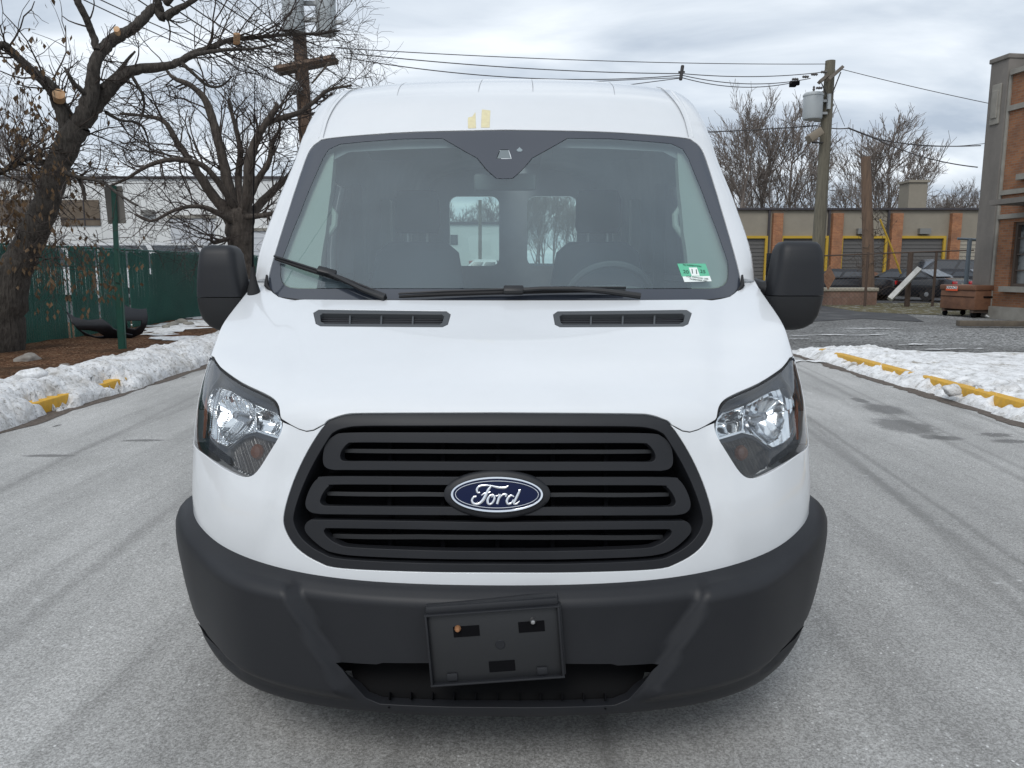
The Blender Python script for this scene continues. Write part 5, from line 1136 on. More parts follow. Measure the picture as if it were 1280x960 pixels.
for a_, ya, c_, yb, r in (((60, -22), 12, (378, 112), 21, .010), ((80, -22), 12, (372, 96), 21, .010), ((140, -22), 13, (384, 120), 21, .012), ((170, -22), 13, (420, 130), 24, .014), ((200, -20), 14, (372, 84), 21, .014), ((240, -20), 14, (470, 118), 30, .014), ((260, -20), 15, (404, 78), 21, .010), ((290, -20), 15, (480, 140), 34, .012), ((330, -20), 18, (354, 88), 21, .010), ((100, 130), 30, (352, 80), 21, .010)):
    W_(a_, ya, c_, yb, .12, r, g4, l4)
g5 = 'cables crossing in front of the white warehouse'; l5 = 'level dark cable crossing in front of the white warehouse roof'
W_((-20, 216), 26, (420, 222), 30, .1, .016, g5, l5); W_((-20, 224), 27, (420, 220), 30, .2, .012, g5, l5); W_((120, 205), 26, (372, 150), 21, .5, .012, g5, l5)
for g_, what, tail in ((gw, 'overhead wire', 'strung above the van towards the right pole'), (g2, 'overhead wire', 'right of the grey transformer pole'), (g4, 'slanting overhead wire', 'at the upper left'), (g5, 'level dark cable', 'crossing before the white warehouse')):
    L_ = [o for o in COL.objects if o.get('group') == g_ and o.type == 'MESH']; L_.sort(key=lambda o: -max(v.co.z/max(v.co.y, 1) for v in o.data.vertices))
    for k, o in enumerate(L_): o['label'] = '%s %s %s' % ('highest' if k == 0 else ORD[k]+' highest', what, tail)
# ================================================================ SIGN POST and debris
sg_ = empty('street_sign', (float(at(153, 440, 12.9)[0]), 12.9, .1), 0, 'green sign post with the plain back of a small sign facing us', 'sign')
osg = np.array(sg_.location); tpp = at(142, 232, 12.9)-osg
gpost = mat('green_post_paint', (.012, .085, .06), .45, col2=(.02, .06, .045), scale=20)
def chan(p, q, w, d):
    b = MB(); p, q = np.array(p, float), np.array(q, float)
    for s0, dd in (((-w/2, 0), (w*.22, d)), ((w/2, 0), (w*.22, d)), ((0, -d/2), (w, d*.3))):
        V = []
        for c in (p, q):
            for ux, uy in ((-1, -1), (1, -1), (1, 1), (-1, 1)): V.append(c+np.array((s0[0]+ux*dd[0]/2, s0[1]+uy*dd[1]/2, 0)))
        b.add(V, [(0,1,2,3),(7,6,5,4),(0,4,5,1),(1,5,6,2),(2,6,7,3),(3,7,4,0)])
    return b
recalc(chan((0, 0, -.3), tpp*.47, .10, .05).build('lower_post', gpost, sg_)); recalc(chan(tpp*.42+(0, -.03, 0), tpp, .062, .035).build('upper_post', gpost, sg_))
b = MB(); zc = at(145, 256, 12.9)-osg; b.box((zc[0]-.035, .04, zc[2]), (.30, .006, .60), rot=(0, R(-2.3), 0), bev=.002); b.build('sign_panel', mat('bare_sign_back', (.20, .185, .165), .5, .3), sg_)
for dz in (-.2, .2):
    b = MB(); b.lathe([(.001,-.02),(.008,-.018),(.008,0)], (zc[0], 0, zc[2]+dz), 10, 'Y'); b.build('bolt', steel, sg_)
# black bumper cover thrown by the fence
def cutout(name, outer, holes, Yf, thick, m, parent=None, org=(0, 0, 0), sp=2.2):
    B = []; E = []
    for pl in [densify(outer, sp)]+[densify(h, sp) for h in holes]:
        k = len(B); B += pl; E += [(k+i, k+(i+1) % len(pl)) for i in range(len(pl))]
    Bn = np.array(B); lo, hi = Bn.min(0), Bn.max(0); G_ = np.stack(np.meshgrid(np.arange(lo[0], hi[0], sp), np.arange(lo[1], hi[1], sp)), -1).reshape(-1, 2)
    k = inpoly(G_, outer)
    for h in holes: k &= ~inpoly(G_, h)
    G_ = G_[k]; r = delaunay_2d_cdt([Vector(p) for p in B]+[Vector(p) for p in G_], E, [], 0, 1e-5); Q = np.array([tuple(p) for p in r[0]]); Fa = np.array([tuple(f) for f in r[2] if len(f) == 3]); cen = Q[Fa].mean(1); k = inpoly(cen, outer)
    for h in holes: k &= ~inpoly(cen, h)
    V = [at(x, y, Yf(x, y))-np.array(org) for x, y in Q]; o = link_mesh(name, V, Fa[k], m, parent, True); md = o.modifiers.new('s', 'SOLIDIFY'); md.thickness = thick; return recalc(o)
e = empty('bumper_cover', tuple(gnd(140, 424, .16)), 0, 'black plastic car bumper cover thrown on the mulch against the green fence', 'bumper cover'); oo = np.array(e.location)
skin_m = mat('scrap_black_plastic', (.014, .015, .019), .38)
cutout('left_wing', [(83,389),(94,396.5),(110,400),(128,398.5),(136,404),(142,411),(152,416),(166,419),(166,423),(152,425.5),(140,426),(122,423),(106,419.5),(98,412.5),(89,403)], [[(100,412.5),(112,412.8),(122,415),(131,420.5),(120,421.5),(110,418)]], lambda x, y: 14.35+(x-84)*.006-.22*math.sin((y-388)/38*3.1), .02, skin_m, e, oo)
cutout('right_wing', [(153,378),(158,382),(164,385),(175,386.5),(183,385.5),(185,396),(184,405),(178,417),(164,423),(156,420),(152,410)], [[(159,401),(177,401),(176,407),(169,412),(159.5,410)]], lambda x, y: 14.9+(x-153)*.012-.20*math.sin((y-378)/44*3.1), .02, skin_m, e, oo)
b = MB(); b.add([at(180,417,17)+(0,0,0), at(200,418,17), at(203,411,17.6)+(0,0,.05), at(184,410,17.6)+(0,0,.02)], [(0,1,2,3)]); o = b.build('cardboard_sheet', mat('wet_cardboard', (.22,.16,.11), .9)); md = o.modifiers.new('s', 'SOLIDIFY'); md.thickness = .02; tag(o, 'curled brown cardboard sheet on the mulch right of the bumper covers', 'cardboard')
RB_ = []
for k, (px, py, r) in enumerate(((216,406,.12),(226,403,.14),(236,405,.10),(207,409,.09))): RB_.append(lump('rubble_stone', gnd(px, py, .2), r, stone2, (1.3, .9, .6), 'pale rubble stone in the small heap near the fence', 'rubble', 'pale rubble stones by the fence', 30+k))
# jobsite box ------------------------------------------------------------
YJ = 23.9; jb = empty('jobsite_box', (xz(1210, 393, YJ)[0], YJ, 0), R(-80), 'rusty brown steel jobsite tool box on casters beside the brick building', 'tool box')
jm = mat('rusty_brown_paint', (.20, .095, .05), .65, col2=(.12, .055, .032), scale=4, nrough=.7, soft=.2)
b = MB(); b.box((0, 0, .52), (1.45, .85, .58), bev=.02); b.build('body', jm, jb, True)
b = MB(); b.box((0, 0, .89), (1.50, .92, .16), bev=.03); b.build('lid', jm, jb, True)
b = MB(); b.box((0, -.435, .62), (1.38, .02, .012)); b.build('crease', blk, jb)
for x in (-.6, .6): b = MB(); b.box((x, 0, .19), (.12, .8, .09)); b.build('skid', rst, jb)
for x in (-.6, .6):
    for y in (-.32, .32): b = MB(); b.lathe([(.02,-.03),(.08,-.03),(.085,0),(.08,.03),(.02,.03)], (x, y, .085), 14, 'X'); b.build('caster', blk, jb, True)
b = MB(); b.box((-.22, -.462, .86), (.50, .008, .15)); lb = b.build('maker_badge', mat('badge_red', (.75, .10, .03), .5), jb)
b = MB(); b.box((-.22, -.468, .885), (.46, .006, .085)); b.build('badge_white', mat('badge_white', (.8, .8, .78), .5), lb)
text('badge_word', 'KNAACK', .115, Matrix.Translation((-.22, -.473, .884)) @ Matrix.Rotation(math.pi/2, 4, 'X'), blk, lb, ext=.001)
b = MB(); b.box((.735, 0, .62), (.03, .3, .05), bev=.01); b.build('handle', blk, jb)
# misc right side -------------------------------------------------------
b = MB(); p = gnd(1255, 409); b.box((p[0]+.3, p[1], .09), (2.8, .22, .14), rot=(0, 0, R(-6)), bev=.01); tag(b.build('timber_beam', mat('grey_timber', (.14, .115, .085), .9, col2=(.09,.075,.06), scale=5), None, True), 'long weathered timber beam lying in front of the brick building', 'timber')
pw_ = empty('planter_wall', (xz(1058, 360, 31.5)[0], 31.5, 0), 0, 'low pink brick planter wall with pale capping before the cars', 'wall')
b = MB(); b.box((0, 0, .28), (2.3, .5, .56)); b.build('brickwork', brickmat('pink_block', (.30,.20,.16), (.24,.15,.12), (.2,.17,.15), .2, .3), pw_)
b = MB(); b.box((0, 0, .62), (2.4, .6, .14), bev=.03); b.build('capping', mat('pale_cap_stone', (.42, .39, .32), .85), pw_, True)
b = MB(); a_, c_ = at(1112, 374, 29.3), at(1149, 336, 29.6); b.tube([a_, c_], .13, 4); o = b.build('leaning_board', mat('white_board', (.60, .60, .58), .6, col2=(.4,.4,.38), scale=5)); o.scale = (1, 1, 1); tag(o, 'white board leaning against the fence in front of the black sedan', 'board')
b = MB(); p = at(1036, 347, 30.2); b.add([p+np.array(v) for v in ((-.26,0,0),(0,0,-.48),(.26,0,0),(0,0,.48),(-.26,.02,0),(0,.02,-.48),(.26,.02,0),(0,.02,.48))], [(0,1,2,3),(7,6,5,4),(0,4,5,1),(1,5,6,2),(2,6,7,3),(3,7,4,0)]); tag(b.build('diamond_sign', mat('rusty_sign_plate', (.34, .20, .13), .7, col2=(.25,.13,.08), scale=6)), 'small rusty diamond shaped sign back on the chain link fence', 'sign')
lump('black_rubbish_bag', gnd(1226, 396)+(0, 0, .05), .22, blk, (1.3, .8, .5), 'black rubbish bag by the wheel of the tool box', 'rubbish bag', None, 41)
lump('crumpled_paper', gnd(1236, 397)+(0, 0, .04), .12, cs_, (1.3, .8, .5), 'white crumpled wrapper on the ground right of the tool box', 'litter', None, 42)

from_left(RB_, 'pale rubble stone', 'in the heap by the green fence')
# ================================================================ TREES
bark = mat('dark_furrowed_bark', (.030, .025, .021), .95, col2=(.080, .069, .059), scale=11, detail=8, soft=.12, nrough=.75, stretch=(2.2, 2.2, .5), bump=1.0, bscale=11, bdist=.06)
bark2 = mat('brown_bark', (.035, .028, .023), .95, col2=(.095, .078, .065), scale=8, stretch=(2, 2, .5), bump=.8, bscale=12, bdist=.04)
twigm = mat('dark_twig', (.048, .036, .030), .9); twig2 = mat('grey_brown_twig', (.19, .16, .14), .9); cutm = mat('fresh_cut_wood', (.62, .42, .25), .8, col2=(.50, .27, .13), scale=14)
leafm = mat('dead_leaf', (.13, .075, .035), .8, col2=(.07, .045, .022), scale=3)
RN = np.random.RandomState(4)
class Fast:
    def __init__(s): s.V = []; s.F = []; s.n = 0
    def tube(s, P, r, seg=3):
        P = np.asarray(P, float); n = len(P); r = np.interp(np.linspace(0, 1, n), np.linspace(0, 1, len(r)), r)
        T = np.gradient(P, axis=0); T /= np.linalg.norm(T, axis=1, keepdims=True)+1e-9
        ref = np.array((.3, .2, .93)) if abs(T[0, 2]) < .8 else np.array((.95, .3, 0.)); U = np.cross(T, ref); U /= np.linalg.norm(U, axis=1, keepdims=True)+1e-9; Wv = np.cross(T, U)
        a = 2*np.pi*np.arange(seg)/seg; V = P[:, None]+(U[:, None]*np.cos(a)[None, :, None]+Wv[:, None]*np.sin(a)[None, :, None])*r[:, None, None]
        s.V.append(V.reshape(-1, 3)); i = np.arange(n-1)[:, None]*seg; k = np.arange(seg)[None]; k2 = (k+1) % seg
        s.F.append(np.stack((i+k, i+k2, i+seg+k2, i+seg+k), -1).reshape(-1, 4)+s.n); s.n += n*seg
    def quads(s, V): # (m,4,3)
        V = np.asarray(V, float).reshape(-1, 3); s.V.append(V); s.F.append((np.arange(len(V)).reshape(-1, 4))+s.n); s.n += len(V)
    def build(s, name, m, parent=None, smooth=True, org=None):
        V = np.concatenate(s.V); Fa = np.concatenate(s.F).astype(np.int32)
        if org is not None: V = V-np.asarray(org)
        me = bpy.data.meshes.new(name); me.vertices.add(len(V)); me.vertices.foreach_set('co', V.astype(np.float32).ravel()); me.loops.add(Fa.size); me.loops.foreach_set('vertex_index', Fa.ravel())
        me.polygons.add(len(Fa)); me.polygons.foreach_set('loop_start', np.arange(0, Fa.size, 4, dtype=np.int32)); me.polygons.foreach_set('loop_total', np.full(len(Fa), 4, dtype=np.int32))
        me.polygons.foreach_set('use_smooth', np.full(len(Fa), smooth)); me.materials.append(m); me.update(calc_edges=True); me.validate()
        o = bpy.data.objects.new(name, me); COL.objects.link(o)
        if parent: o.parent = parent
        return o
def unit(v): return v/(np.linalg.norm(v)+1e-9)
def grow(T, p, d, L_, r, depth, wig=.22, up=.0, kids=4, ang=.7, minr=.004, shrink=.62, seg=3, tips=None, flat=1.0):
    n = 5 if depth > 0 else 4; P = [p]; dd = unit(d)
    for k in range(n):
        dd = unit(dd+RN.normal(0, wig, 3)*np.array((1, flat, 1))+np.array((0, 0, up))); P.append(P[-1]+dd*L_/n)
    T.tube(P, [r, max(minr*.7, r*.45)], 5 if r > .03 else seg)
    if depth <= 0:
        if tips is not None: tips.append((P[-1], dd))
        return
    for k in range(kids):
        t = RN.uniform(.25, 1.0); q = P[0]+0; i = min(int(t*n), n-1); q = P[i]+(P[i+1]-P[i])*(t*n-i)
        base = unit(P[i+1]-P[i]); side = unit(np.cross(base, RN.normal(0, 1, 3))); a = RN.uniform(ang*.5, ang*1.35)
        grow(T, q, base*math.cos(a)+side*math.sin(a), L_*shrink*RN.uniform(.7, 1.2), max(minr, r*.5*RN.uniform(.7, 1)), depth-1, wig, up, kids, ang, minr, shrink, seg, tips, flat)
# ---- the near tree at the left edge
def px3(lst, Y): return [at(x, y, Y+dz) for x, y, dz in lst]
nt_ = empty('bare_tree', (float(at(5, 440, 12.3)[0]), 12.3, 0), 0, 'big dark gnarled bare tree at the left edge with pale sawn stubs', 'tree')
ON = np.array(nt_.location); TR = Fast(); TW = Fast(); tips = []
def limb(lst, w, Y=12.3, seg=12, T=None):
    P = catmull(px3([(a, b, c) for a, b, c in lst], Y), 6); n = len(P); wi = np.interp(np.linspace(0, 1, n), np.linspace(0, 1, len(w)), w)/2/962*Y*((.84 if w[0] > 60 else .74) if Y < 15 else 1.0)
    Q = []
    for i, p in enumerate(P): Q.append(p+RN.normal(0, 1, 3)*min(.012, wi[i]*.06))
    nz = np.array([1+.03*RN.normal() for _ in P]); (T or TR).tube(Q, wi*nz, seg); return Q, wi
limbs = []
limbs.append(limb([(-6,470,0),(0,430,0),(8,380,0),(20,335,0),(40,295,0),(58,255,0),(70,215,0),(84,182,0),(100,156,0)], [74,62,54,46,38,35,33,33,31], seg=18))
limbs.append(limb([(78,190,0),(84,160,0),(76,135,0),(66,112,-.1),(50,97,-.2),(30,80,-.3),(14,64,-.4),(4,56,-.5),(-12,60,-.6)], [26,25,24,21,16,13,12,11,9]))
limbs.append(limb([(98,158,0),(110,130,0),(116,105,0),(118,80,0),(130,60,.1),(147,46,.2),(167,35,.3),(182,20,.4),(193,10,.5),(204,22,.5),(214,16,.5),(232,6,.5),(252,-6,.6)], [30,27,22,19,19,18,16,16,14,15,13,9,7]))
limbs.append(limb([(122,62,0),(116,44,0),(108,24,-.1),(98,4,-.2),(90,-14,-.2)], [13,11,11,11,10]))
limbs.append(limb([(104,155,.1),(122,128,.2),(142,106,.2),(165,88,.3),(200,84,.4),(220,79,.5),(240,68,.6),(262,60,.7),(290,49,.8),(320,47,1.),(360,43,1.2),(400,42,1.4),(425,38,1.6)], [26,25,22,18,14,12,12,10,8,7,6,5,3]))
limbs.append(limb([(128,110,.1),(148,90,.2),(160,74,.2),(169,64,.2)], [12,8,5,3], seg=8)); limbs.append(limb([(106,116,-.1),(94,106,-.2),(86,94,-.3),(81,84,-.3)], [9,8,6,3], seg=8))
limbs.append(limb([(226,78,.5),(240,90,.5),(258,106,.6),(275,108,.7),(290,96,.8)], [7,6,5,4,2], seg=8)); limbs.append(limb([(232,72,.5),(255,66,.4),(285,62,.4),(315,61,.5),(345,55,.6)], [8,7,6,5,3], seg=8))
limbs.append(limb([(80,215,-.1),(100,222,-.4),(128,228,-.6),(150,244,-.8),(172,257,-1)], [8,6,5,4,3], seg=8)); limbs.append(limb([(-14,222,-.3),(12,210,-.2),(33,198,-.1),(56,204,0)], [9,9,8,6], seg=8)); limbs.append(limb([(98,222,-.3),(104,236,-.3),(106,250,-.3)], [7,6,5], seg=8))
limbs.append(limb([(200,14,.5),(196,-2,.4),(190,-14,.4)], [13,12,10])); limbs.append(limb([(208,4,.5),(218,-8,.4)], [12,10]))
limbs.append(limb([(132,140,.1),(150,150,.3),(175,155,.5),(185,175,.7),(188,200,.9)], [7,5,4,3,2], seg=6)); limbs.append(limb([(165,95,.2),(178,118,.3),(180,135,.4),(176,150,.4)], [6,5,4,3], seg=6))
for q, w, cnt, L_, dep in ((limbs[4], 0, 56, 1.15, 3), (limbs[2], 0, 10, .7, 2), (limbs[1], 0, 26, 1.0, 2), (limbs[0], 0, 16, .9, 2), (limbs[7], 0, 8, .6, 2), (limbs[8], 0, 16, .8, 2), (limbs[9], 0, 16, .8, 2), (limbs[10], 0, 30, 1.1, 2), (limbs[13], 0, 4, .6, 2), (limbs[14], 0, 16, .9, 2), (limbs[15], 0, 10, .7, 2), (limbs[3], 0, 3, .4, 1)):
    P, wi = q; n = len(P)
    for k in range(cnt):
        lo = .55 if q is limbs[4] and k < 44 else (.35 if q is limbs[0] else .15)
        i = int(n*RN.uniform(lo, .99)); d = unit(P[min(i+1, n-1)]-P[max(i-1, 0)]); s_ = unit(np.cross(d, RN.normal(0, 1, 3))); a = RN.uniform(.4, 1.2)
        if q is limbs[4]: s_ = unit(s_+np.array((.2, 0, .05)))
        grow(TW, P[i], d*math.cos(a)+s_*math.sin(a)+np.array((0, 0, -.05)), L_*RN.uniform(.5, 1.1), max(.006, min(wi[i]*.4, .017)), dep-1, .26, 0, 4, .8, .0032, .62, 3, tips)
TR.build('trunk', bark, nt_, True, ON)
# hanging dead leaves
def leaves(T, pts, k, sz, spread=.12):
    Q = []
    for p, d in pts:
        for _ in range(k):
            c = p+RN.normal(0, spread, 3); a = RN.uniform(0, 6.3); w = sz*RN.uniform(.25, .5); h = sz*RN.uniform(.8, 1.6); u = np.array((math.cos(a), math.sin(a), 0))*w; v = np.array((RN.normal(0, .25), RN.normal(0, .25), -1))*h
            m = c+v*.5+np.cross(u, v)/np.linalg.norm(v)*.3; Q.append([c, m+u, c+v, m-u])
    if Q: T.quads(Q)
LV = Fast(); lt_ = [t for t in tips if (at(88, 150, 12.3)[0] > t[0][0])]
RN.shuffle(lt_); leaves(LV, lt_[:150], 2, .075, .05)
lowt = []
for k in range(26):  # drooping leafy shoots under the limb
    p = at(RN.uniform(45, 120), RN.uniform(285, 325), 11.6+RN.uniform(-.4, .4)); tt = []
    grow(TW, p, np.array((RN.normal(0, .5), RN.normal(0, .3), -1)), RN.uniform(.35, .75), .006, 1, .3, -.1, 4, .7, .003, .6, 3, tt); lowt += tt
for k in range(26):
    p = at(RN.uniform(-30, 55), RN.uniform(120, 300), 11.8+RN.uniform(-.8, .8)); tt = []
    grow(TW, p, RN.normal(0, 1, 3), RN.uniform(.4, 1.), .008, 2, .3, -.05, 4, .8, .003, .6, 3, tt); lowt += tt[::3]
RN.shuffle(lowt); leaves(LV, lowt[:260], 2, .07, .05); 
for k in range(34):
    p = at(RN.uniform(-10, 46), RN.uniform(240, 300), 12+RN.uniform(-.5, .5)); leaves(LV, [(p, 0)], 4, .08, .12)
TW.build('crown', twigm, nt_, True, ON); LV.build('dead_leaves', leafm, nt_, False, ON)
for px, py, rx, rz_, nrm_ in ((73.5, 118, 6.8, 6.2, (.45, -.8, .25)), (146, 37.5, 3.4, 4.5, (.2, -.85, .5)), (296, 43.5, 4, 2.2, (.3, -.7, .65))):
    c = at(px, py, 12.05 if px < 100 else (12.4 if px < 200 else 12.9)); nn_ = unit(np.array(nrm_)); u = unit(np.cross(nn_, (0, 0, 1))); v = np.cross(nn_, u); s_ = 12.2/962
    V = [c+(u*math.cos(q)*rx+v*math.sin(q)*rz_)*s_+nn_*h-ON for h in (0.02, -.16) for q in np.linspace(0, 2*math.pi, 20, endpoint=False)]
    link_mesh('sawn_stub', V, [tuple(range(20)), tuple(range(39, 19, -1))]+[(i, i+20, (i+1) % 20+20, (i+1) % 20) for i in range(20)], cutm, nt_)
# ---- the second tree behind
Y2 = 19.5; t2 = empty('bare_tree', (float(at(305, 380, Y2)[0]), Y2, 0), 0, 'spreading bare tree with a short thick trunk just left of the van', 'tree'); O2 = np.array(t2.location); TR = Fast(); TW = Fast()
L2 = []
def limb2(lst, w, seg=8): q = limb(lst, w, Y2, seg); L2.append(q); return q
limb2([(310,420,0),(308,380,0),(305,345,0),(301,315,0),(300,290,0),(300,268,0)], [38,32,29,28,32,34], 14)
limb2([(296,290,0),(280,262,0),(262,238,0),(240,205,0),(222,178,0),(205,152,0),(180,145,0),(150,142,0)], [17,14,12,9,7,6,4,3]); limb2([(300,285,0),(288,245,.2),(280,205,.3),(270,165,.4),(258,128,.5),(240,108,.5),(218,98,.5),(208,88,.5)], [18,15,12,11,9,7,5,3])
limb2([(302,280,0),(310,240,-.2),(312,205,-.3),(320,175,-.3),(332,155,-.3),(345,135,-.3),(344,128,-.3)], [17,14,13,10,8,7,3]); limb2([(330,155,-.2),(350,148,-.2),(375,140,-.2),(395,125,-.2),(412,112,-.2),(440,107,-.2)], [8,7,6,5,4,2])
limb2([(304,282,0),(325,255,.3),(345,235,.5),(365,215,.7),(380,180,.9),(392,160,1)], [14,11,9,7,5,3]); limb2([(298,282,0),(275,268,-.6),(250,258,-1),(220,262,-1.3),(190,276,-1.6),(168,268,-1.8)], [10,7,5,4,3,2]); limb2([(295,262,0),(260,212,-.5),(225,200,-.8),(190,205,-1),(155,225,-1.2),(130,235,-1.4)], [9,7,6,5,3,2])
limb2([(302,272,.3),(318,232,.6),(335,205,.8),(342,175,1),(352,160,1.2)], [11,9,7,5,3]); limb2([(300,270,0),(298,225,.6),(300,185,.9),(292,150,1.1),(285,125,1.2)], [11,9,7,5,3]); limb2([(303,300,0),(288,298,-.3),(268,303,-.5),(264,300,-.6)], [7,5,5,3]); limb2([(306,272,-.2),(335,268,-.5),(352,262,-.7)], [8,6,4])
for q in L2[1:]:
    P, wi = q; n = len(P)
    for k in range(14):
        i = int(n*RN.uniform(.22, .99)); d = unit(P[min(i+1, n-1)]-P[max(i-1, 0)]); s_ = unit(np.cross(d, RN.normal(0, 1, 3))+np.array((0, 0, .25))); a = RN.uniform(.5, 1.2)
        grow(TW, P[i], d*math.cos(a)+s_*math.sin(a), RN.uniform(.7, 1.7), max(.008, min(wi[i]*.45, .026)), 2, .24, .02, 4, .75, .0045, .62, 3)
TR.build('trunk', bark2, t2, True, O2); TW.build('crown', twigm, t2, True, O2)
# ---- twiggy thicket far left, behind the near tree
def whole_tree(name, seed, H, spread, label, loc, m1, m2, group=None, dens=1, upw=.06, minr=.012, r0=None, kids=5, depth=4, trunk=.22):
    RN.seed(seed); e = empty(name, loc, 0, label, 'tree', group); A = Fast(); B = Fast(); r0 = r0 or H*.013
    p = np.array((0, 0, -.3)); P = [p]; d = np.array((RN.normal(0, .05), RN.normal(0, .05), 1.)); n = 10
    for k in range(n): d = unit(d+RN.normal(0, .07, 3)+np.array((0, 0, .1))); P.append(P[-1]+d*H*.72/n)
    A.tube(P, [r0, r0*.75, r0*.5, r0*.22], 10); tips = []
    for k in range(int(15*dens)):
        t = RN.uniform(trunk, .98); i = min(int(t*n), n-1); q = P[i]; az = RN.uniform(0, 6.28); el = RN.uniform(.55, 1.2); dd = np.array((math.cos(az)*math.cos(el)*spread, math.sin(az)*math.cos(el)*spread, math.sin(el)))
        L_ = H*.42*(1.15-t*.6)*RN.uniform(.7, 1.15); rr_ = r0*.42*(1.1-t*.6)
        Q = [q]; d2 = unit(dd)
        for j in range(6): d2 = unit(d2+RN.normal(0, .12, 3)+np.array((0, 0, upw))); Q.append(Q[-1]+d2*L_/6)
        A.tube(Q, [rr_, rr_*.35], 6)
        for j in range(int(7*dens)):
            u = RN.uniform(.2, 1.); i2 = min(int(u*6), 5); s_ = unit(np.cross(d2, RN.normal(0, 1, 3))); a = RN.uniform(.3, .8)
            grow(B, Q[i2], d2*math.cos(a)+s_*math.sin(a), L_*.5*RN.uniform(.6, 1.2), max(minr, rr_*.35), depth-3 if depth > 3 else 1, .09, upw*.5, kids, .5, minr, .6, 3, tips)
    A.build('trunk', m1, e); B.build('crown', m2, e); return e
gfar = 'bare trees beyond the tan garage building'
labs = 'tall bare winter tree standing behind the tan garage building'
protos = [whole_tree('bare_tree', 20+k, h, sp, labs, (0, 0, 0), twig2, twig2, gfar, d, .12, .015, kids=4, depth=5) for k, (h, sp, d) in enumerate(((14, .8, .95), (12.5, 1.0, .95), (11, 1.0, .9)))]
spots = [(915, 66, 17.0), (950, 70, 17.5), (985, 68, 16.5), (1010, 74, 14.), (1075, 64, 14.8), (1110, 70, 15.6), (1140, 76, 13.5), (1170, 66, 9.0), (1198, 72, 9.0), (1215, 68, 9.5), (1045, 80, 12), (1235, 80, 10), (895, 74, 13.5), (870, 70, 13), (1185, 84, 10), (1155, 88, 11), (930, 84, 14)]
H_ = (14, 12.5, 11)
FA = []
for k, (px, Y, h) in enumerate(spots):
    src = protos[k % 3]; o = src if k < 3 else copy_tree(src); FA.append(o); sc = h/H_[k % 3]; o.location = (float(at(px, 300, Y)[0]), Y, 0); o.rotation_euler = (0, 0, k*1.9); o.scale = (sc, sc, sc)
FT = protos[:]
gl_ = 'bare trees down the road seen through the van'
RN.seed(9); FB = []
for k, px in enumerate((552, 570, 588, 606, 640, 655, 668, 680, 692, 706, 722, 736, 610, 676)):
    Y = 100+RN.uniform(0, 30); h = (9.5+RN.uniform(0, 2) if px < 630 else 13.5-abs(px-672)*.06+RN.uniform(-1, 1))*Y/100; src = protos[k % 3]; o = copy_tree(src); FB.append(o); o['group'] = gl_; o['label'] = 'distant bare tree down the road seen through the van windows'
    sc = h/H_[k % 3]; o.location = (float(at(px, 300, Y)[0]), Y, 0); o.rotation_euler = (0, 0, k*2.3); o.scale = (sc, sc, sc)
FC = []; gw_ = 'bare trees behind the white warehouse'
for k, (px, Y, h) in enumerate(((-30, 44, 10), (15, 40, 10.5), (-70, 36, 9.5), (50, 46, 8.5))):
    o = copy_tree(protos[k % 3]); FC.append(o); o['group'] = gw_; o['label'] = 'twiggy bare tree in the yard behind the big dark tree'; sc = h/H_[k % 3]; o.location = (float(at(px, 300, Y)[0]), Y, 0); o.scale = (sc, sc, sc); o.rotation_euler = (0, 0, k)

from_left(FA, 'tall bare tree', 'behind the tan garage building'); from_left(FB, 'distant bare tree', 'seen through the van windows'); from_left(FC, 'twiggy bare tree', 'in the yard behind the big dark tree')
# ================================================================ VEHICLES
carblk = mat('black_car_paint', (.012, .013, .017), .18, coat=.5, spec=.6); carwht = mat('white_car_paint', (.72, .73, .74), .3, coat=.4)
carglass = mat('car_window_glass', (.035, .04, .048), .05, spec=1.0); redl = mat('red_tail_lamp', (.50, .015, .02), .2); plm = mat('number_plate', (.55, .55, .42), .5); hubm = mat('hub_cap', (.35, .36, .37), .35, .7)
def sect_body(parent, prof, m, name, hw, tuck, z0):
    """prof: list of (x, z_top) along the length; hull lofted with rounded shoulders"""
    V = []; n = 10
    for x, zt_, wsc in prof:
        w = hw*wsc
        ring = [(-w*.93, z0), (-w*1.0, z0+.18), (-w*1.0, z0+(zt_-z0)*.62), (-w*.97, zt_-.06), (-w*.88, zt_), (w*.88, zt_), (w*.97, zt_-.06), (w*1.0, z0+(zt_-z0)*.62), (w*1.0, z0+.18), (w*.93, z0)]
        V += [(x, y, z) for y, z in ring]
    L_ = len(prof); Fa = [(i*n+k, i*n+(k+1) % n, (i+1)*n+(k+1) % n, (i+1)*n+k) for i in range(L_-1) for k in range(n)]+[tuple(range(n))[::-1], tuple((L_-1)*n+k for k in range(n))]
    return recalc(link_mesh(name, V, Fa, m, parent, True, angle=32))
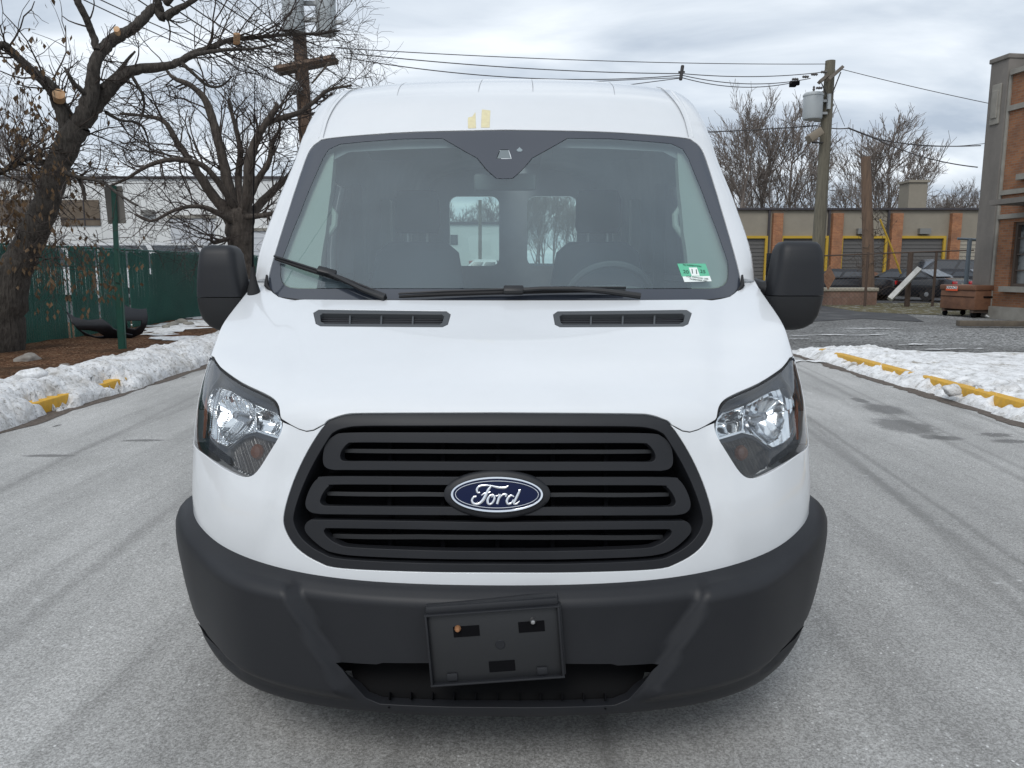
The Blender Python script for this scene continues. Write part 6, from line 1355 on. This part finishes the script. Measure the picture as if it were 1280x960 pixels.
def make_car(label, paint_, kind, name='parked_sedan', cat='car', group=None):
    e = empty(name, (0, 0, 0), 0, label, cat, group)
    if kind == 'sedan':   # front at +x
        L_, hw = 2.6, .93
        prof = [(-2.62,.62,.84),(-2.58,.95,.93),(-2.2,1.04,.98),(-1.5,1.05,1),(0,1.0,1),(1.0,.99,1),(1.6,.93,.99),(2.35,.80,.94),(2.58,.68,.85),(2.62,.5,.8)]
        gh = [(-1.75,1.03),(-1.05,1.42),(.35,1.46),(1.15,.99)]; wy = (-1.55, 1.55)
    elif kind == 'suv':
        L_, hw = 2.4, .95
        prof = [(-2.42,.7,.9),(-2.38,1.12,.96),(-1.5,1.14,1),(0,1.12,1),(1.1,1.1,1),(1.5,1.06,.98),(2.2,.98,.94),(2.4,.8,.86),(2.44,.55,.82)]
        gh = [(-2.34,1.12),(-2.12,1.80),(.25,1.84),(1.15,1.10)]; wy = (-1.45, 1.45)
    else:                 # pickup / van
        L_, hw = 2.7, 1.0
        prof = [(-2.7,.8,.95),(-2.66,1.3,.98),(-1.5,1.32,1),(0,1.30,1),(1.4,1.25,1),(2.0,1.12,.98),(2.6,1.0,.94),(2.72,.6,.9)]
        gh = [(-2.62,1.3),(-2.55,2.28),(1.0,2.30),(1.75,1.25)] if kind == 'van' else [(-.6,1.3),(-.35,1.88),(.65,1.9),(1.35,1.27)]; wy = (-1.6, 1.7)
    body = sect_body(e, prof, paint_, 'body', hw, 0, .26)
    # greenhouse: roof + pillars with inset glass
    def ghp(x, z, s): f = (z-gh[0][1])/(gh[1][1]-gh[0][1]+1e-6); return (x, s*hw*(.93-.16*f if kind != 'van' else .95-.05*f), z)
    V = [ghp(x, z, s) for s in (-1, 1) for x, z in gh]; recalc(link_mesh('roof', V, [(0,1,2,3),(7,6,5,4),(0,4,5,1),(1,5,6,2),(2,6,7,3),(3,7,4,0)], paint_, e))
    def quad(nm, P, out, m=carglass):
        P = [np.array(p, float) for p in P]; c = sum(P)/4; out = np.array(out, float); V = [c+(p-c)*.93+out*.012 for p in P]+[c+(p-c)*.93-out*.01 for p in P]
        return recalc(link_mesh(nm, V, [(0,1,2,3),(7,6,5,4),(0,4,5,1),(1,5,6,2),(2,6,7,3),(3,7,4,0)], m, e))
    G_ = {s: [np.array(ghp(x, z, s)) for x, z in gh] for s in (-1, 1)}
    quad('rear_window', [G_[-1][0]+(0, 0, .06), G_[-1][1]-(0, 0, .03), G_[1][1]-(0, 0, .03), G_[1][0]+(0, 0, .06)], (-1, 0, .6))
    quad('windscreen', [G_[-1][3]+(0, 0, .06), G_[-1][2]-(0, 0, .03), G_[1][2]-(0, 0, .03), G_[1][3]+(0, 0, .06)], (1, 0, .6))
    for s in (-1, 1):
        a, b_, c, d = G_[s]; up = lambda p, q, t: p+(q-p)*t
        m0, m1 = up(a, d, .52), up(b_, c, .5)
        dn = np.array((0, 0, .05)); tp = np.array((0, 0, -.06))
        quad('side_window', [a+dn+(.22, 0, 0), b_+tp, m1+tp-(.03, 0, 0), m0+dn-(.03, 0, 0)], (0, s, .1)); quad('side_window', [m0+dn+(.03, 0, 0), m1+tp+(.03, 0, 0), c+tp, d+dn-(.25, 0, 0)], (0, s, .1))
        for x in wy:
            w = empty('wheel', (x, s*(hw-.10), .33)); w.parent = e; t = MB(); t.lathe([(.19,-.1),(.31,-.1),(.33,-.06),(.33,.06),(.31,.1),(.19,.1)], seg=24, axis='Y'); recalc(t.build('tyre', rubber, w, True))
            t = MB(); t.lathe([(.01,s*.105),(.19,s*.095),(.2,s*.06)], seg=20, axis='Y'); t.build('rim', hubm, w, True)
        b = MB(); b.box((prof[1][0]-.02, s*hw*.70, prof[1][1]-.13), (.07, .34, .17), bev=.02); b.build('tail_light', redl, e, True)
        b = MB(); b.box((prof[-3][0]+.12, s*hw*.68, prof[-3][1]-.16), (.18, .34, .14), bev=.03); b.build('headlight', mat('car_headlamp', (.5, .52, .54), .15), e, True)
        b = MB(); b.box((gh[3][0]-.25, s*(hw+.10), gh[3][1]+.06), (.12, .18, .12), bev=.03); b.build('wing_mirror', paint_, e, True)
    b = MB(); b.box((prof[0][0]-.04, 0, .48), (.16, hw*1.86, .22), bev=.05); b.build('rear_bumper', paint_, e, True)
    b = MB(); b.box((prof[1][0]-.045, 0, .72), (.02, .32, .16)); b.build('number_plate', plm, e)
    b = MB(); b.box((prof[-1][0]-.02, 0, .45), (.14, hw*1.7, .22), bev=.05); b.build('front_bumper', paint_, e, True)
    return e
def place(e, px, py, Y, rz, s=1): e.location = (float(at(px, py, Y)[0]), Y, 0); e.rotation_euler = (0, 0, R(rz)); e.scale = (s, s, s); return e
B_ = make_car('large black sedan behind the leaning white board, red tail lamps towards us', carblk, 'sedan'); place(B_, 1132, 355, 36.0, 122)
c2_ = copy_tree(B_); c2_['label'] = 'black sedan at the left end of the row behind the planter wall'; place(c2_, 1052, 350, 37.5, 140)
c3_ = copy_tree(B_); c3_['label'] = 'black sedan at the right end of the row partly hidden by the gate post'; place(c3_, 1196, 350, 39.0, 118)
S_ = make_car('tall black SUV parked behind the row of black sedans', carblk, 'suv', 'parked_suv', 'suv'); place(S_, 1166, 345, 42.5, 178, 1.06)
# white vehicles behind the green fence
V_ = make_car('white van parked in the yard just left of the wing mirror', carwht, 'van', 'parked_van', 'van'); place(V_, 222, 330, 33, 8, 1.09)
V2 = copy_tree(V_); V2['label'] = 'white van parked in the yard behind the green sign post'; place(V2, 118, 330, 36, 4, 1.12)
V3 = copy_tree(V_); V3['label'] = 'white van parked in the yard behind the leaning tree trunk'; place(V3, 30, 330, 38, -6, 1.14)
P_ = make_car('white pickup truck seen through the rear window of the van', carwht, 'pickup', 'pickup_truck', 'pickup truck'); place(P_, 612, 330, 38, 178, 1.0)
P_2 = make_car('dark car parked far off seen through the right rear window', carblk, 'suv', 'parked_suv', 'suv'); place(P_2, 668, 330, 60, 170, 1.0)
b = MB(); b.box(at(606, 322, 56)*np.array((1,1,0))+np.array((0, 0, 1.0)), (2.2, 2.2, 2.0), bev=.1); b.box(at(606, 322, 56)*np.array((1,1,0))+np.array((1.6, 0, .7)), (1.0, 2.0, 1.4), bev=.15); tag(b.build('red_container', mat('faded_red', (.30, .09, .07), .7)), 'faded red container standing far off beyond the white pickup', 'container')
po = wirecurve('distant_pole', at(600, 335, 70)*np.array((1,1,0)), at(600, 250, 70), 0, wood, .16, 'plain distant pole seen through the left rear window', cat='pole')
